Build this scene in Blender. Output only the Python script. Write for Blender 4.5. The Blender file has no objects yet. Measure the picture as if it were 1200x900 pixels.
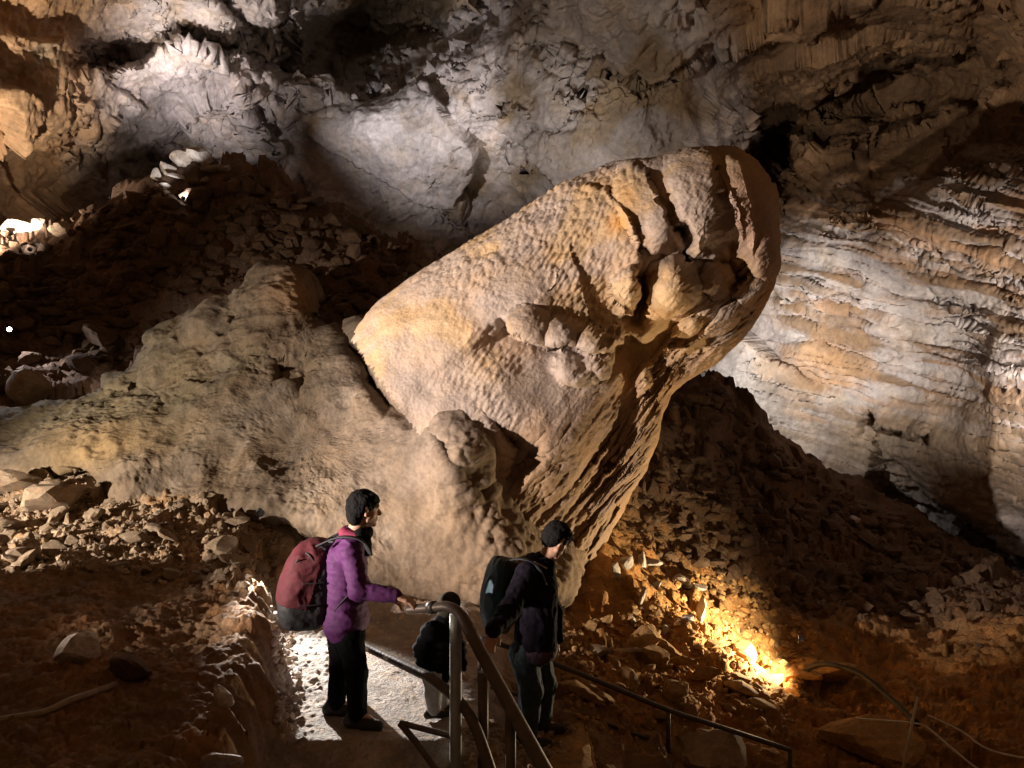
import bpy, bmesh, math, random
import numpy as np
from mathutils import Vector, Matrix

# ------------------------------------------------------------------ camera, world, exposure
S = bpy.context.scene
COL = S.collection
F = 900.0                      # focal length in photo pixels (photo 1200 x 900)
CZ = 2.5                       # camera height above the landing
cam_d = bpy.data.cameras.new('camera')
cam_d.sensor_width = 36.0
cam_d.lens = 36.0 * F / 1200.0
cam_d.clip_end = 500.0
cam = bpy.data.objects.new('camera', cam_d)
cam.location = (0, 0, CZ)
cam.rotation_euler = (math.radians(90), 0, 0)
COL.objects.link(cam)
S.camera = cam

W = bpy.data.worlds.new('World'); S.world = W; W.use_nodes = True
bg = W.node_tree.nodes['Background']
bg.inputs['Color'].default_value = (1.0, 0.50, 0.20, 1)      # faint warm light from the rest of the lit cave
bg.inputs['Strength'].default_value = 0.095
S.view_settings.view_transform = 'Standard'
S.view_settings.look = 'None'
S.view_settings.gamma = 1.0
S.view_settings.exposure = 0.0
S.cycles.max_bounces = 5
S.cycles.diffuse_bounces = 3
S.cycles.use_denoising = True
S.cycles.sample_clamp_indirect = 4.0


def P(px, py, d):
    return ((px - 600.0) / F * d, d, CZ - (py - 450.0) / F * d)


# ------------------------------------------------------------------ lamps (cave floodlights with housings, one added for the crest rocks)
LAMPS = []      # (name, location, target, watts, colour, half-angle, blend, radius, label)
WARM = (1.0, 0.80, 0.56); NEUT = (1.0, 0.93, 0.86); COOL = (0.97, 0.95, 1.0); AMB = (1.0, 0.66, 0.30)
LAMPS += [
    ('floodlight', (-7.2, 2.3, 2.1), (1.5, 8.7, 3.45), 8200, (1.0, 0.85, 0.745), 23, .5, .05, 'small black floodlight near the added low boulder, aimed at the leaning column'),
    ('floodlight', (-7.9, 5.3, 1.6), (-3.1, 9.8, 1.8), 2700, (1.0, 0.86, 0.71), 45, .6, .05, 'small black floodlight behind the added low boulder, aimed along the rubble bank'),
    ('floodlight', (-2.62, 8.0, 1.15), (-1.08, 5.25, 0.1), 1300, (1.0, .95, .9), 21, .6, .03, 'small black floodlight at the far end of the path, aimed along the gravel'),
    ('floodlight', P(130, 232, 17.9), P(240, 115, 22), 3600, (1.0, .90, .87), 32, 1.0, .06, 'small black floodlight behind the white rocks on the dark scree ridge'),
    ('floodlight', P(-40, 300, 15.0), P(60, 110, 18.0), 2300, (1.0, .82, .64), 50, 1.0, .06, 'small black floodlight behind the scree ridge under the orange wall'),
    ('floodlight', P(330, 215, 18.9), P(445, 150, 23), 2600, (1.0, .92, .91), 30, 1.0, .06, 'small black floodlight behind the scree ridge under the grey wall'),
    ('floodlight', P(560, 350, 17.5), P(650, 190, 22), 1300, (1.0, .93, .88), 30, 1.0, .06, 'small black floodlight behind the leaning column under the grey wall'),
    ('floodlight', P(830, 460, 17.7), P(960, 400, 20), 850, (1.0, .93, .88), 60, 1.0, .06, 'small black floodlight behind the dark slope below the banded wall'),
    ('floodlight', (7.4, 9.8, 1.1), P(1085, 350, 17.0), 2500, (1.0, .88, .79), 30, .9, .06, 'small black floodlight on the slope at the end of the banded wall'),
    ('floodlight', P(935, 748, 9.15), P(850, 740, 9.4), 620, (1.0, .78, .48), 88, .5, .03, 'small black floodlight glowing among the rocks of the amber gully'),
    ('floodlight', P(215, 232, 16.2), P(222, 205, 17.7), 220, (1, .98, 1), 30, .8, .03, 'small black floodlight added to light the white rocks of the scree crest'),  # extra lamp, added only to brighten the white crest rocks
    ('floodlight', P(35, 292, 15.4), P(30, 270, 16.5), 22, (1, .97, 1), 40, .8, .03, 'small black floodlight under the white heap below the orange wall'),
    ('floodlight', P(11, 386, 13.3), P(60, 430, 11.5), 130, COOL, 80, .6, .03, 'small white floodlight shining low on the dark scree slope'),
]

# ------------------------------------------------------------------ numeric helpers
U32 = np.uint32
def _hash(ix, iy, iz, seed):
    h = ix.astype(U32) * U32(2654435769) + U32((seed * 374761393 + 12345) & 0xffffffff)
    h = (h ^ (h >> U32(15))) * U32(2246822519) + iy.astype(U32) * U32(3266489917)
    h = (h ^ (h >> U32(13))) * U32(3266489917) + iz.astype(U32) * U32(668265263)
    h = (h ^ (h >> U32(16))) * U32(2246822519)
    h = (h ^ (h >> U32(13))) * U32(3266489917)
    return h ^ (h >> U32(15))

def perlin(p, seed=0):
    p = np.asarray(p, dtype=np.float32)
    i = np.floor(p); f = p - i
    i = i.astype(np.int32)
    u = f * f * f * (f * (f * 6 - 15) + 10)
    out = 0
    for dx in (0, 1):
        wx = u[:, 0] if dx else 1 - u[:, 0]
        for dy in (0, 1):
            wy = u[:, 1] if dy else 1 - u[:, 1]
            for dz in (0, 1):
                wz = u[:, 2] if dz else 1 - u[:, 2]
                h = _hash(i[:, 0] + dx, i[:, 1] + dy, i[:, 2] + dz, seed)
                gx = (h & U32(1023)).astype(np.float32) / 511.5 - 1
                gy = ((h >> U32(10)) & U32(1023)).astype(np.float32) / 511.5 - 1
                gz = ((h >> U32(20)) & U32(1023)).astype(np.float32) / 511.5 - 1
                out = out + wx * wy * wz * (gx * (f[:, 0] - dx) + gy * (f[:, 1] - dy) + gz * (f[:, 2] - dz))
    return out

def fbm(p, octv=4, gain=.5, lac=2.03, seed=0):
    p = np.asarray(p, dtype=np.float32); a = 1.0; o = 0
    for k in range(octv):
        o = o + a * perlin(p, seed + k * 7); p = p * lac; a *= gain
    return o

def ridged(p, octv=4, gain=.5, lac=2.1, seed=0):
    p = np.asarray(p, dtype=np.float32); a = 1.0; o = 0
    for k in range(octv):
        o = o + a * (1 - 2.2 * np.abs(perlin(p, seed + k * 7))); p = p * lac; a *= gain
    return o

def worley(p, seed=0):
    """F1, F2 and a random value of the nearest cell"""
    p = np.asarray(p, dtype=np.float32)
    i = np.floor(p).astype(np.int32); f = p - i
    n = len(p)
    f1 = np.full(n, 9, np.float32); f2 = np.full(n, 9, np.float32); cid = np.zeros(n, np.float32)
    for dx in (-1, 0, 1):
        for dy in (-1, 0, 1):
            for dz in (-1, 0, 1):
                h = _hash(i[:, 0] + dx, i[:, 1] + dy, i[:, 2] + dz, seed)
                ox = dx + (h & U32(1023)).astype(np.float32) / 1023 - f[:, 0]
                oy = dy + ((h >> U32(10)) & U32(1023)).astype(np.float32) / 1023 - f[:, 1]
                oz = dz + ((h >> U32(20)) & U32(1023)).astype(np.float32) / 1023 - f[:, 2]
                d = np.sqrt(ox * ox + oy * oy + oz * oz)
                near = d < f1
                f2 = np.where(near, f1, np.minimum(f2, d))
                cid = np.where(near, ((h >> U32(7)) & U32(255)).astype(np.float32) / 255, cid)
                f1 = np.where(near, d, f1)
    return f1, f2, cid

def facets(p, seed=0, tilt=1.0):
    """broken-rock relief: every cell is a tilted plane, steps between the cells"""
    p = np.asarray(p, dtype=np.float32)
    i = np.floor(p).astype(np.int32); f = p - i; n = len(p)
    f1 = np.full(n, 9, np.float32); out = np.zeros(n, np.float32)
    for dx in (-1, 0, 1):
        for dy in (-1, 0, 1):
            for dz in (-1, 0, 1):
                h = _hash(i[:, 0] + dx, i[:, 1] + dy, i[:, 2] + dz, seed)
                o = [d - f[:, k] + ((h >> U32(10 * k)) & U32(1023)).astype(np.float32) / 1023 for k, d in enumerate((dx, dy, dz))]
                d2 = np.abs(o[0]) + np.abs(o[1]) + np.abs(o[2]) * .9 + .5 * np.sqrt(o[0] ** 2 + o[1] ** 2 + o[2] ** 2)
                h2 = _hash(i[:, 0] + dx, i[:, 1] + dy, i[:, 2] + dz, seed + 77)
                g = [((h2 >> U32(10 * k)) & U32(1023)).astype(np.float32) / 511.5 - 1 for k in range(3)]
                val = tilt * (g[0] * o[0] + g[1] * o[1] + g[2] * o[2]) + .5 * g[1]
                m = d2 < f1
                out = np.where(m, val, out); f1 = np.where(m, d2, f1)
    return out

def sstep(a, b, x):
    t = np.clip((x - a) / (b - a), 0, 1)
    return t * t * (3 - 2 * t)

class TPS:
    def __init__(self, pts, vals, lam=1e-3):
        self.p = np.array(pts, float); v = np.array(vals, float); n = len(v)
        self.sc = np.abs(self.p).max(); q = self.p / self.sc; self.q = q
        d = np.linalg.norm(q[:, None] - q[None], axis=2)
        K = d * d * np.log(d + 1e-9) + lam * np.eye(n)
        A = np.zeros((n + 3, n + 3)); A[:n, :n] = K; A[:n, n] = 1; A[:n, n + 1:] = q; A[n, :n] = 1; A[n + 1:, :n] = q.T
        self.w = np.linalg.solve(A, np.concatenate([v, np.zeros(3)])); self.n = n
    def __call__(self, x, y):
        x = np.asarray(x, float) / self.sc; y = np.asarray(y, float) / self.sc
        o = self.w[self.n] + self.w[self.n + 1] * x + self.w[self.n + 2] * y
        for k in range(self.n):
            d2 = (x - self.q[k, 0]) ** 2 + (y - self.q[k, 1]) ** 2
            o = o + self.w[k] * .5 * d2 * np.log(d2 + 1e-12)
        return o

def polydist(x, y, pts, closed=False):
    """distance to a polyline, signed by side (right of travel positive in y-down pixels), and the arc fraction"""
    pts = np.array(pts, float)
    if closed: pts = np.vstack([pts, pts[:1]])
    seg = np.diff(pts, axis=0); L = np.linalg.norm(seg, axis=1); cum = np.concatenate([[0], np.cumsum(L)])
    best = np.full(x.shape, 1e9); sgn = np.ones(x.shape); arc = np.zeros(x.shape)
    for k in range(len(seg)):
        ax, ay = pts[k]; sx, sy = seg[k]
        t = np.clip(((x - ax) * sx + (y - ay) * sy) / (L[k] ** 2 + 1e-9), 0, 1)
        dx = x - ax - t * sx; dy = y - ay - t * sy
        d = np.hypot(dx, dy); m = d < best
        best = np.where(m, d, best)
        sgn = np.where(m, np.where(sx * dy - sy * dx >= 0, 1.0, -1.0), sgn)
        arc = np.where(m, (cum[k] + t * L[k]) / cum[-1], arc)
    return best, sgn, arc

def ledge(x, y, pts, rise, reach, drop, dreach, soft=2.5, ends=.12):
    """a lip along a polyline: on the LEFT of travel the rock swells out by rise (fading over reach px);
    on the right it is cut back by drop (fading over dreach px). positive = toward the viewer"""
    d, s, a = polydist(x, y, pts)
    fade = sstep(0, ends, a) * sstep(0, ends, 1 - a)
    sd = d * s                                  # >0 right side
    up = rise * np.exp(-np.clip(-sd, 0, None) / reach)
    dn = -drop * np.exp(-np.clip(sd, 0, None) / dreach)
    m = sstep(-soft, soft, sd)
    return (up * (1 - m) + dn * m) * fade

def groove(x, y, pts, depth, width, ends=.15):
    d, s, a = polydist(x, y, pts)
    fade = sstep(0, ends, a) * sstep(0, ends, 1 - a)
    return -depth * np.exp(-(d / width) ** 2) * fade

def in_poly(x, y, poly):
    c = np.zeros(x.shape, bool); n = len(poly)
    for i in range(n):
        (x0, y0), (x1, y1) = poly[i], poly[i - 1]
        c ^= ((y0 > y) != (y1 > y)) & (x < (x1 - x0) * (y - y0) / (y1 - y0 + 1e-9) + x0)
    return c.astype(float)

def blob(x, y, cx, cy, rx, ry, rot=0):
    c, s = math.cos(math.radians(rot)), math.sin(math.radians(rot))
    u = ((x - cx) * c + (y - cy) * s) / rx; v = (-(x - cx) * s + (y - cy) * c) / ry
    return np.exp(-(u * u + v * v))

def resample(pts, n, smooth=True):
    pts = np.array(pts, float)
    if smooth:
        # Catmull-Rom
        q = np.vstack([2 * pts[0] - pts[1], pts, 2 * pts[-1] - pts[-2]]); out = []
        for k in range(1, len(q) - 2):
            for t in np.linspace(0, 1, 12, endpoint=False):
                a, b, c, d = q[k - 1], q[k], q[k + 1], q[k + 2]
                out.append(.5 * ((2 * b) + (-a + c) * t + (2 * a - 5 * b + 4 * c - d) * t * t + (-a + 3 * b - 3 * c + d) * t ** 3))
        out.append(pts[-1]); pts = np.array(out)
    L = np.concatenate([[0], np.cumsum(np.linalg.norm(np.diff(pts, axis=0), axis=1))])
    u = np.linspace(0, L[-1], n)
    return np.stack([np.interp(u, L, pts[:, k]) for k in range(pts.shape[1])], 1)

# ------------------------------------------------------------------ mesh helpers
def fast_mesh(name, V, Q, tint=None, smooth=True):
    me = bpy.data.meshes.new(name)
    V = np.asarray(V, np.float32); Q = np.asarray(Q, np.int32)
    k = Q.shape[1]
    me.vertices.add(len(V)); me.vertices.foreach_set('co', V.ravel())
    me.loops.add(Q.size); me.loops.foreach_set('vertex_index', Q.ravel())
    me.polygons.add(len(Q))
    me.polygons.foreach_set('loop_start', np.arange(0, Q.size, k, dtype=np.int32))
    me.polygons.foreach_set('loop_total', np.full(len(Q), k, np.int32))
    me.polygons.foreach_set('use_smooth', np.full(len(Q), smooth, bool))
    me.update(calc_edges=True)
    if tint is not None:
        at = me.color_attributes.new('tint', 'FLOAT_COLOR', 'POINT')
        c = np.ones((len(V), 4), np.float32); c[:, :3] = tint
        at.data.foreach_set('color', c.ravel())
    return me

def grid_quads(nr, nc, wrap=False):
    r = np.arange(nr - 1)[:, None]; c = np.arange(nc if wrap else nc - 1)[None]
    c2 = (c + 1) % nc
    return np.stack([r * nc + c, r * nc + c2, (r + 1) * nc + c2, (r + 1) * nc + c], -1).reshape(-1, 4)

def grid_normals(V, nr, nc, wrap=False):
    G = V.reshape(nr, nc, 3)
    if wrap:
        dc = np.roll(G, -1, 1) - np.roll(G, 1, 1)
    else:
        dc = np.gradient(G, axis=1)
    dr = np.gradient(G, axis=0)
    n = np.cross(dc, dr)
    n /= np.linalg.norm(n, axis=2, keepdims=True) + 1e-9
    return n.reshape(-1, 3)

def put(name, me, mat, parent=None, loc=(0, 0, 0), label=None, cat=None, group=None, kind=None):
    o = bpy.data.objects.new(name, me); COL.objects.link(o)
    o.location = loc
    if parent is not None: o.parent = parent
    if me is not None and mat is not None and len(me.materials) == 0: me.materials.append(mat)
    if label: o['label'] = label
    if cat: o['category'] = cat
    if group: o['group'] = group
    if kind: o['kind'] = kind
    return o

def rebase(me, origin):
    me.transform(Matrix.Translation(-Vector(origin)))

# ------------------------------------------------------------------ materials
def rock_mat(name, tint=True, col=(.3, .25, .2), col2=None, var=.35, scale=1.0, bump=.5, bdist=.02, rough=.85, spec=.25, fine=30.0, hue=(1.15, .95, .75)):
    m = bpy.data.materials.new(name); m.use_nodes = True
    nt = m.node_tree; N = nt.nodes; L = nt.links
    b = N['Principled BSDF']; b.inputs['Roughness'].default_value = rough
    b.inputs['Specular IOR Level'].default_value = spec
    tc = N.new('ShaderNodeTexCoord'); co = tc.outputs['Object']
    def noise(sc, det=6, r=.6):
        n = N.new('ShaderNodeTexNoise'); n.inputs['Scale'].default_value = sc; n.inputs['Detail'].default_value = det
        n.inputs['Roughness'].default_value = r; L.new(co, n.inputs['Vector']); return n.outputs['Fac']
    def ramp(src, a, bb, lo, hi):
        n = N.new('ShaderNodeMapRange'); n.inputs['From Min'].default_value = a; n.inputs['From Max'].default_value = bb
        n.inputs['To Min'].default_value = lo; n.inputs['To Max'].default_value = hi; L.new(src, n.inputs['Value']); return n.outputs['Result']
    def mixc(kind, fac, A, B):
        n = N.new('ShaderNodeMix'); n.data_type = 'RGBA'; n.blend_type = kind
        for k, v in ((0, fac), (6, A), (7, B)):
            if hasattr(v, 'links') or isinstance(v, bpy.types.NodeSocket): L.new(v, n.inputs[k])
            elif k == 0: n.inputs[0].default_value = v
            else: n.inputs[k].default_value = (*v, 1)
        return n.outputs[2]
    if tint:
        a = N.new('ShaderNodeAttribute'); a.attribute_name = 'tint'; base = a.outputs['Color']
    else:
        rgb = N.new('ShaderNodeRGB'); rgb.outputs[0].default_value = (*col, 1); base = rgb.outputs[0]
        if col2: base = mixc('MIX', ramp(noise(.9 * scale, 4), .42, .58, 0, 1), base, col2)
    big = ramp(noise(1.3 * scale, 8, .68), .32, .68, 1 - var, 1 + var)
    small = ramp(noise(fine * .6, 5, .7), .3, .7, 1 - var * .7, 1 + var * .7)
    mul = N.new('ShaderNodeMath'); mul.operation = 'MULTIPLY'; L.new(big, mul.inputs[0]); L.new(small, mul.inputs[1])
    comb = N.new('ShaderNodeCombineColor')
    for k in range(3): L.new(mul.outputs[0], comb.inputs[k])
    base = mixc('MULTIPLY', 1.0, base, comb.outputs[0])
    hv = ramp(noise(2.4 * scale, 5, .6), .48, .66, 0, .75)
    hcol = mixc('MULTIPLY', 1.0, base, hue)
    base = mixc('MIX', hv, base, hcol)
    L.new(base, b.inputs['Base Color'])
    bn = N.new('ShaderNodeBump'); bn.inputs['Strength'].default_value = bump; bn.inputs['Distance'].default_value = bdist
    add = N.new('ShaderNodeMath'); add.operation = 'ADD'
    L.new(noise(fine, 8, .72), add.inputs[0])
    v = N.new('ShaderNodeTexVoronoi'); v.inputs['Scale'].default_value = fine * .8; L.new(co, v.inputs['Vector'])
    L.new(ramp(v.outputs['Distance'], 0, 1, 0, .5), add.inputs[1])
    L.new(add.outputs[0], bn.inputs['Height']); L.new(bn.outputs['Normal'], b.inputs['Normal'])
    return m

def plain(name, col, rough=.6, metal=0.0, spec=.4, var=.12, scale=12.0, bump=0.0, bscale=60.0, emit=None):
    m = bpy.data.materials.new(name); m.use_nodes = True
    nt = m.node_tree; N = nt.nodes; L = nt.links
    b = N['Principled BSDF']; b.inputs['Roughness'].default_value = rough; b.inputs['Metallic'].default_value = metal
    b.inputs['Specular IOR Level'].default_value = spec
    tc = N.new('ShaderNodeTexCoord')
    n = N.new('ShaderNodeTexNoise'); n.inputs['Scale'].default_value = scale; n.inputs['Detail'].default_value = 6
    L.new(tc.outputs['Object'], n.inputs['Vector'])
    mr = N.new('ShaderNodeValToRGB')
    mr.color_ramp.elements[0].position = .3; mr.color_ramp.elements[1].position = .7
    mr.color_ramp.elements[0].color = (*[c * (1 - var) for c in col], 1); mr.color_ramp.elements[1].color = (*[min(1, c * (1 + var)) for c in col], 1)
    L.new(n.outputs['Fac'], mr.inputs['Fac']); L.new(mr.outputs['Color'], b.inputs['Base Color'])
    if bump:
        n2 = N.new('ShaderNodeTexNoise'); n2.inputs['Scale'].default_value = bscale; n2.inputs['Detail'].default_value = 4
        L.new(tc.outputs['Object'], n2.inputs['Vector'])
        bn = N.new('ShaderNodeBump'); bn.inputs['Strength'].default_value = bump; bn.inputs['Distance'].default_value = .01
        L.new(n2.outputs['Fac'], bn.inputs['Height']); L.new(bn.outputs['Normal'], b.inputs['Normal'])
    if emit:
        b.inputs['Emission Color'].default_value = (*emit[0], 1); b.inputs['Emission Strength'].default_value = emit[1]
    return m

M_COL = rock_mat('flowstone', var=.18, scale=.9, bump=.55, bdist=.02, fine=34, rough=.8, hue=(1.08, .97, .82))
M_BOUL = rock_mat('limestone_boulder', var=.34, scale=.8, bump=.45, bdist=.025, fine=26, rough=.9, hue=(1.0, .95, .85))
M_WALL = rock_mat('cave_limestone', var=.38, scale=.4, bump=.6, bdist=.06, fine=9, rough=.85, hue=(1.08, .98, .82))
M_FLOOR = rock_mat('cave_earth', var=.35, scale=1.0, bump=.8, bdist=.03, fine=28, rough=.92, hue=(1.25, .95, .6))
M_PATH = rock_mat('pale_gravel', tint=False, col=(.44, .385, .34), col2=(.33, .28, .24), var=.35, scale=3, bump=.8, bdist=.02, fine=55, rough=.8)
M_ROCK = [rock_mat('loose_rock_%s' % n, tint=False, col=c, col2=c2, var=.3, scale=2.5, bump=.7, bdist=.02, fine=28, rough=.9)
          for n, c, c2 in (('tan', (.36, .28, .20), (.27, .20, .14)), ('brown', (.125, .08, .05), (.09, .056, .036)), ('pale', (.55, .50, .45), (.44, .38, .33)), ('amber', (.42, .26, .11), (.30, .18, .075)))]

# ------------------------------------------------------------------ cave floor
FC = []      # (x, y, z)
def fc(px, py, d): FC.append(P(px, py, d))
for x, y, z in [(-1.4, 5.2, .08), (-.8, 5.3, .04), (-1.3, 6.2, .12), (-.7, 6.2, .05), (-1.9, 7.2, .25), (-.2, 5.8, -.1), (.3, 5.8, -.25), (.3, 4.8, -.35), (1.0, 5.6, -.55), (-.3, 4.6, -.15),
                (-2.2, 5, .55), (-2.4, 6.6, .62), (-3.4, 6.8, .66), (-4.8, 6.8, .7), (-3.4, 5, .62), (-3.4, 3.5, .62), (-4.8, 4, .7), (-7, 4, .9), (-7, 7, .75), (-2.0, 3.8, .5),
                (-10, 6, 1.6), (-10, 10, 1.4), (0, 2, .1), (-2, 2, .6), (2, 2, -.6), (0, 0, .85), (3, 0, .5), (-3, 0, .8),
                (-7, 7.9, .8), (-3, 7.8, .85), (-5, 8.6, .9), (-7, 9.5, 1.0), (-2.2, 8.2, .55), (0, 8, .0), (-3, 10.5, 1.6), (-1, 10, .9), (-5, 11.5, 2.0), (1.3, 8.6, -.3), (1, 11, .6), (0, 14, 2.5)]:
    FC.append((x, y, z))
fc(720, 660, 9.3); fc(700, 770, 7.4); fc(800, 800, 8); fc(910, 790, 9.6); fc(800, 930, 5.9); fc(950, 935, 6.4); fc(740, 670, 10); fc(900, 650, 13); fc(900, 560, 16); fc(800, 540, 14)
fc(850, 452, 17); fc(1000, 572, 17); fc(1100, 622, 16.5); fc(1200, 682, 15); fc(1350, 700, 13); fc(1000, 700, 13); fc(1180, 740, 11); fc(1100, 850, 8); fc(1250, 900, 6.5); fc(790, 452, 17); fc(1300, 800, 9)
fc(0, 292, 16.5); fc(-200, 320, 16); fc(170, 214, 17.5); fc(300, 196, 18.3); fc(400, 250, 18.3); fc(520, 310, 18.8); fc(650, 400, 18.5)
fc(0, 450, 13); fc(-200, 440, 12); fc(200, 385, 14.5); fc(350, 335, 15.8); fc(110, 330, 15.5); fc(300, 270, 16.6); fc(470, 380, 15.5)
for px, py, d, dz in [(0, 292, 20, -2.5), (170, 214, 21, -2.8), (300, 196, 22, -3), (400, 250, 22, -2.5), (520, 310, 22.5, -2), (650, 400, 22, -2), (850, 452, 20.5, -2.6), (1000, 572, 20.5, -1.8), (1200, 682, 18.5, -1.5), (790, 452, 21, -2.5), (-200, 320, 20, -2)]:
    x, y, z = P(px, py, d); FC.append((x, y, P(px, py, d - 3.5)[2] + dz))
FC = np.array(FC)
floor_tps = TPS(FC[:, :2], FC[:, 2], 2e-4)

def mound_side(x, y):
    """x of the right-hand edge of the left mound as a function of y"""
    y = np.asarray(y, float)
    return np.interp(y, [2, 4, 5, 6, 7, 7.6, 8.4], [-1.5, -1.5, -1.56, -1.82, -2.2, -2.5, -2.7]) + .05 * np.sin(7.3 * y + 1) + .035 * np.sin(17.1 * y) + .02 * np.sin(41 * y)

def floor_base(x, y):
    z = floor_tps(x, y)
    # the mound ends in a low broken wall beside the path
    e = mound_side(x, y)
    near = sstep(8.6, 7.4, y) * sstep(1.5, 3.0, y)
    land = np.interp(y, [2, 4, 4.9, 5.15, 6.2, 7.2, 8.0], [-.1, -.12, -.1, .09, .12, .22, .38])
    on_path = sstep(e - .10, e + .06, x) * sstep(.1, -.5, x) * near
    z = z * (1 - on_path) + land * on_path
    top = np.interp(y, [2, 5, 7, 8], [.6, .6, .66, .8])
    on_m = sstep(e + .04, e - .26, x) * sstep(e - 1.3, e - .5, x) * near
    z = z * (1 - on_m) + np.maximum(z, top) * on_m
    return z

def floor_detail(x, y, z, mask):
    p = np.stack([x, y, z], 1)
    o = .16 * fbm(p * .7, 3, seed=3) * mask
    far = sstep(11, 15, y)
    o = o + .26 * facets(p * 1.1 + .2 * fbm(p * 2, 2, seed=5)[:, None], seed=9) * (.2 + .8 * far) * mask * (1 - .85 * sstep(7.4, 6.8, y))
    o = o + .10 * facets(p * 2.9 + .2 * fbm(p * 4, 2, seed=6)[:, None], seed=19) * mask * (1 - .8 * sstep(7.2, 6.8, y) * sstep(0, -1, x))
    o = o + .035 * facets(p * 8, seed=20) * mask * (1 - .6 * sstep(7.2, 6.8, y) * sstep(0, -1, x))
    o = o + .03 * ridged(p * 6, 3, seed=31) * (.35 + .65 * mask)
    f1, f2, c = worley(p * 13, seed=29)
    o = o + .014 * (c - .5 + sstep(0, .3, f2 - f1)) * (.5 + .5 * mask)
    return o

def floor_mask(x, y):
    """0 on the trodden path, 1 on wild ground"""
    e = mound_side(x, y)
    return 1 - .93 * sstep(e - .12, e + .08, x) * sstep(.25, -.25, x) * sstep(8.2, 7.6, y) * sstep(2, 3.5, y)

NR, NC = 530, 600
gy = np.concatenate([np.linspace(-3, 2.8, 24), np.geomspace(3, 27, NR - 24)])
gu = np.concatenate([np.linspace(-1.9, -.78, 40), np.linspace(-.76, .76, NC - 80), np.linspace(.78, 1.9, 40)])
YY, UU = np.meshgrid(gy, gu, indexing='ij')
XX = UU * np.maximum(YY, 2.5)
x = XX.ravel(); y = YY.ravel()
zb = floor_base(x, y); mk = floor_mask(x, y)
z = zb + floor_detail(x, y, zb, mk)
pp = np.stack([x, y, z], 1)
n1 = fbm(pp * .5, 4, seed=41)[:, None]
tint = np.array([.26, .165, .095]) + n1 * np.array([.05, .05, .05])
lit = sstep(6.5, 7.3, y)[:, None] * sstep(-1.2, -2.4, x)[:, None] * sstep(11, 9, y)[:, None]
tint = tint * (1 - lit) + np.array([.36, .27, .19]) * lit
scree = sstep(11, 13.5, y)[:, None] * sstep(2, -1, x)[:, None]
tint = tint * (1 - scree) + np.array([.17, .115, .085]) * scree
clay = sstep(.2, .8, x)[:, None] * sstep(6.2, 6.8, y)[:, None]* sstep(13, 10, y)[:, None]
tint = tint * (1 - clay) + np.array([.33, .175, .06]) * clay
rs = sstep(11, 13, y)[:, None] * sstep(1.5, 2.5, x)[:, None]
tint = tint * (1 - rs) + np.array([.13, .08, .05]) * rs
pt = (1 - mk)[:, None]
tint = tint * (1 - pt) + np.array([.42, .37, .33]) * pt
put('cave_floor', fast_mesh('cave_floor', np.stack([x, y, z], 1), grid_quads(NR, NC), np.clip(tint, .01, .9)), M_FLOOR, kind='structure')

# a sampler of the finished floor for placing things on it
def floor_z(x, y):
    x = np.atleast_1d(np.array(x, float)); y = np.atleast_1d(np.array(y, float))
    zb = floor_base(x, y)
    return zb + floor_detail(x, y, zb, floor_mask(x, y))
def floor_hit(px, py, d0=3.0, d1=26.0):
    """where the ray through a photo pixel meets the floor"""
    d = np.linspace(d0, d1, 400)
    X = (px - 600) / F * d; Z = CZ - (py - 450) / F * d
    g = floor_z(X, d) - Z
    k = np.argmax(g > 0)
    if g[k] <= 0: return None
    return (X[k], d[k], float(floor_z(X[k], d[k])[0]))

# ------------------------------------------------------------------ cave wall and roof
wc = [(-500, 0, 11), (-500, 400, 10), (-200, -300, 12), (0, 0, 15.5), (100, 60, 18), (20, 160, 17), (120, 170, 20), (240, 110, 21.5), (240, 215, 25), (330, 120, 22), (0, 300, 20), (100, 260, 24), (200, 20, 18.5), (330, 20, 18),
      (450, 40, 23.5), (400, 60, 24), (430, 140, 22), (560, 60, 20), (560, 170, 21.5), (500, 260, 24), (400, 220, 24.5), (620, 280, 24), (700, 60, 18), (720, 150, 19.5), (800, 110, 19.5), (800, 180, 21), (860, 40, 17.5),
      (900, 190, 25), (900, 110, 22), (960, 60, 19), (1000, 150, 22), (1080, 120, 21.5), (1150, 60, 17), (1100, 20, 15.5), (1200, 10, 13.5), (950, 250, 19), (1000, 220, 18.2), (1100, 160, 16.6), (1200, 110, 14.5),
      (1000, 300, 17.8), (1200, 250, 14), (920, 350, 20.5), (1050, 380, 18), (1200, 400, 14.2), (870, 450, 21.5), (1000, 480, 19), (1100, 560, 17), (1200, 560, 15), (850, 600, 21), (1000, 650, 20.5), (1200, 700, 17.5), (650, 450, 23.5), (400, 420, 24), (100, 450, 23),
      (600, -250, 13), (200, -250, 13), (1000, -250, 11), (1500, 0, 8), (1500, 400, 9), (1500, 750, 11), (600, -700, 9), (1300, -400, 8), (-300, 700, 12), (400, 900, 24), (900, 900, 22)]
wc = np.array(wc, float)
wall_tps = TPS(wc[:, :2] - [600, 300], wc[:, 2], 3e-4)
def axis_grid(lo, a, b, hi, fine, coarse):
    return np.concatenate([np.arange(lo, a, coarse), np.arange(a, b, fine), np.arange(b, hi, coarse)])
ax = axis_grid(-760, -20, 1220, 1960, 1.75, 24); ay = axis_grid(-900, -20, 700, 960, 1.75, 24)
PX, PY = np.meshgrid(ax, ay); NRW, NCW = PX.shape
px = PX.ravel(); py = PY.ravel()
dep = wall_tps(px - 600, py - 300)
dep = dep * (1 + .16 * sstep(820, 560, px) * sstep(-700, -100, px))
dep = np.clip(dep, 6, 30)
wob = np.stack([px / 60, py / 60, np.zeros_like(px)], 1)
qx = px + 20 * fbm(wob * 1.3, 4, gain=.6, seed=61); qy = py + 20 * fbm(wob * 1.3 + 31.7, 4, gain=.6, seed=67)
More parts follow.
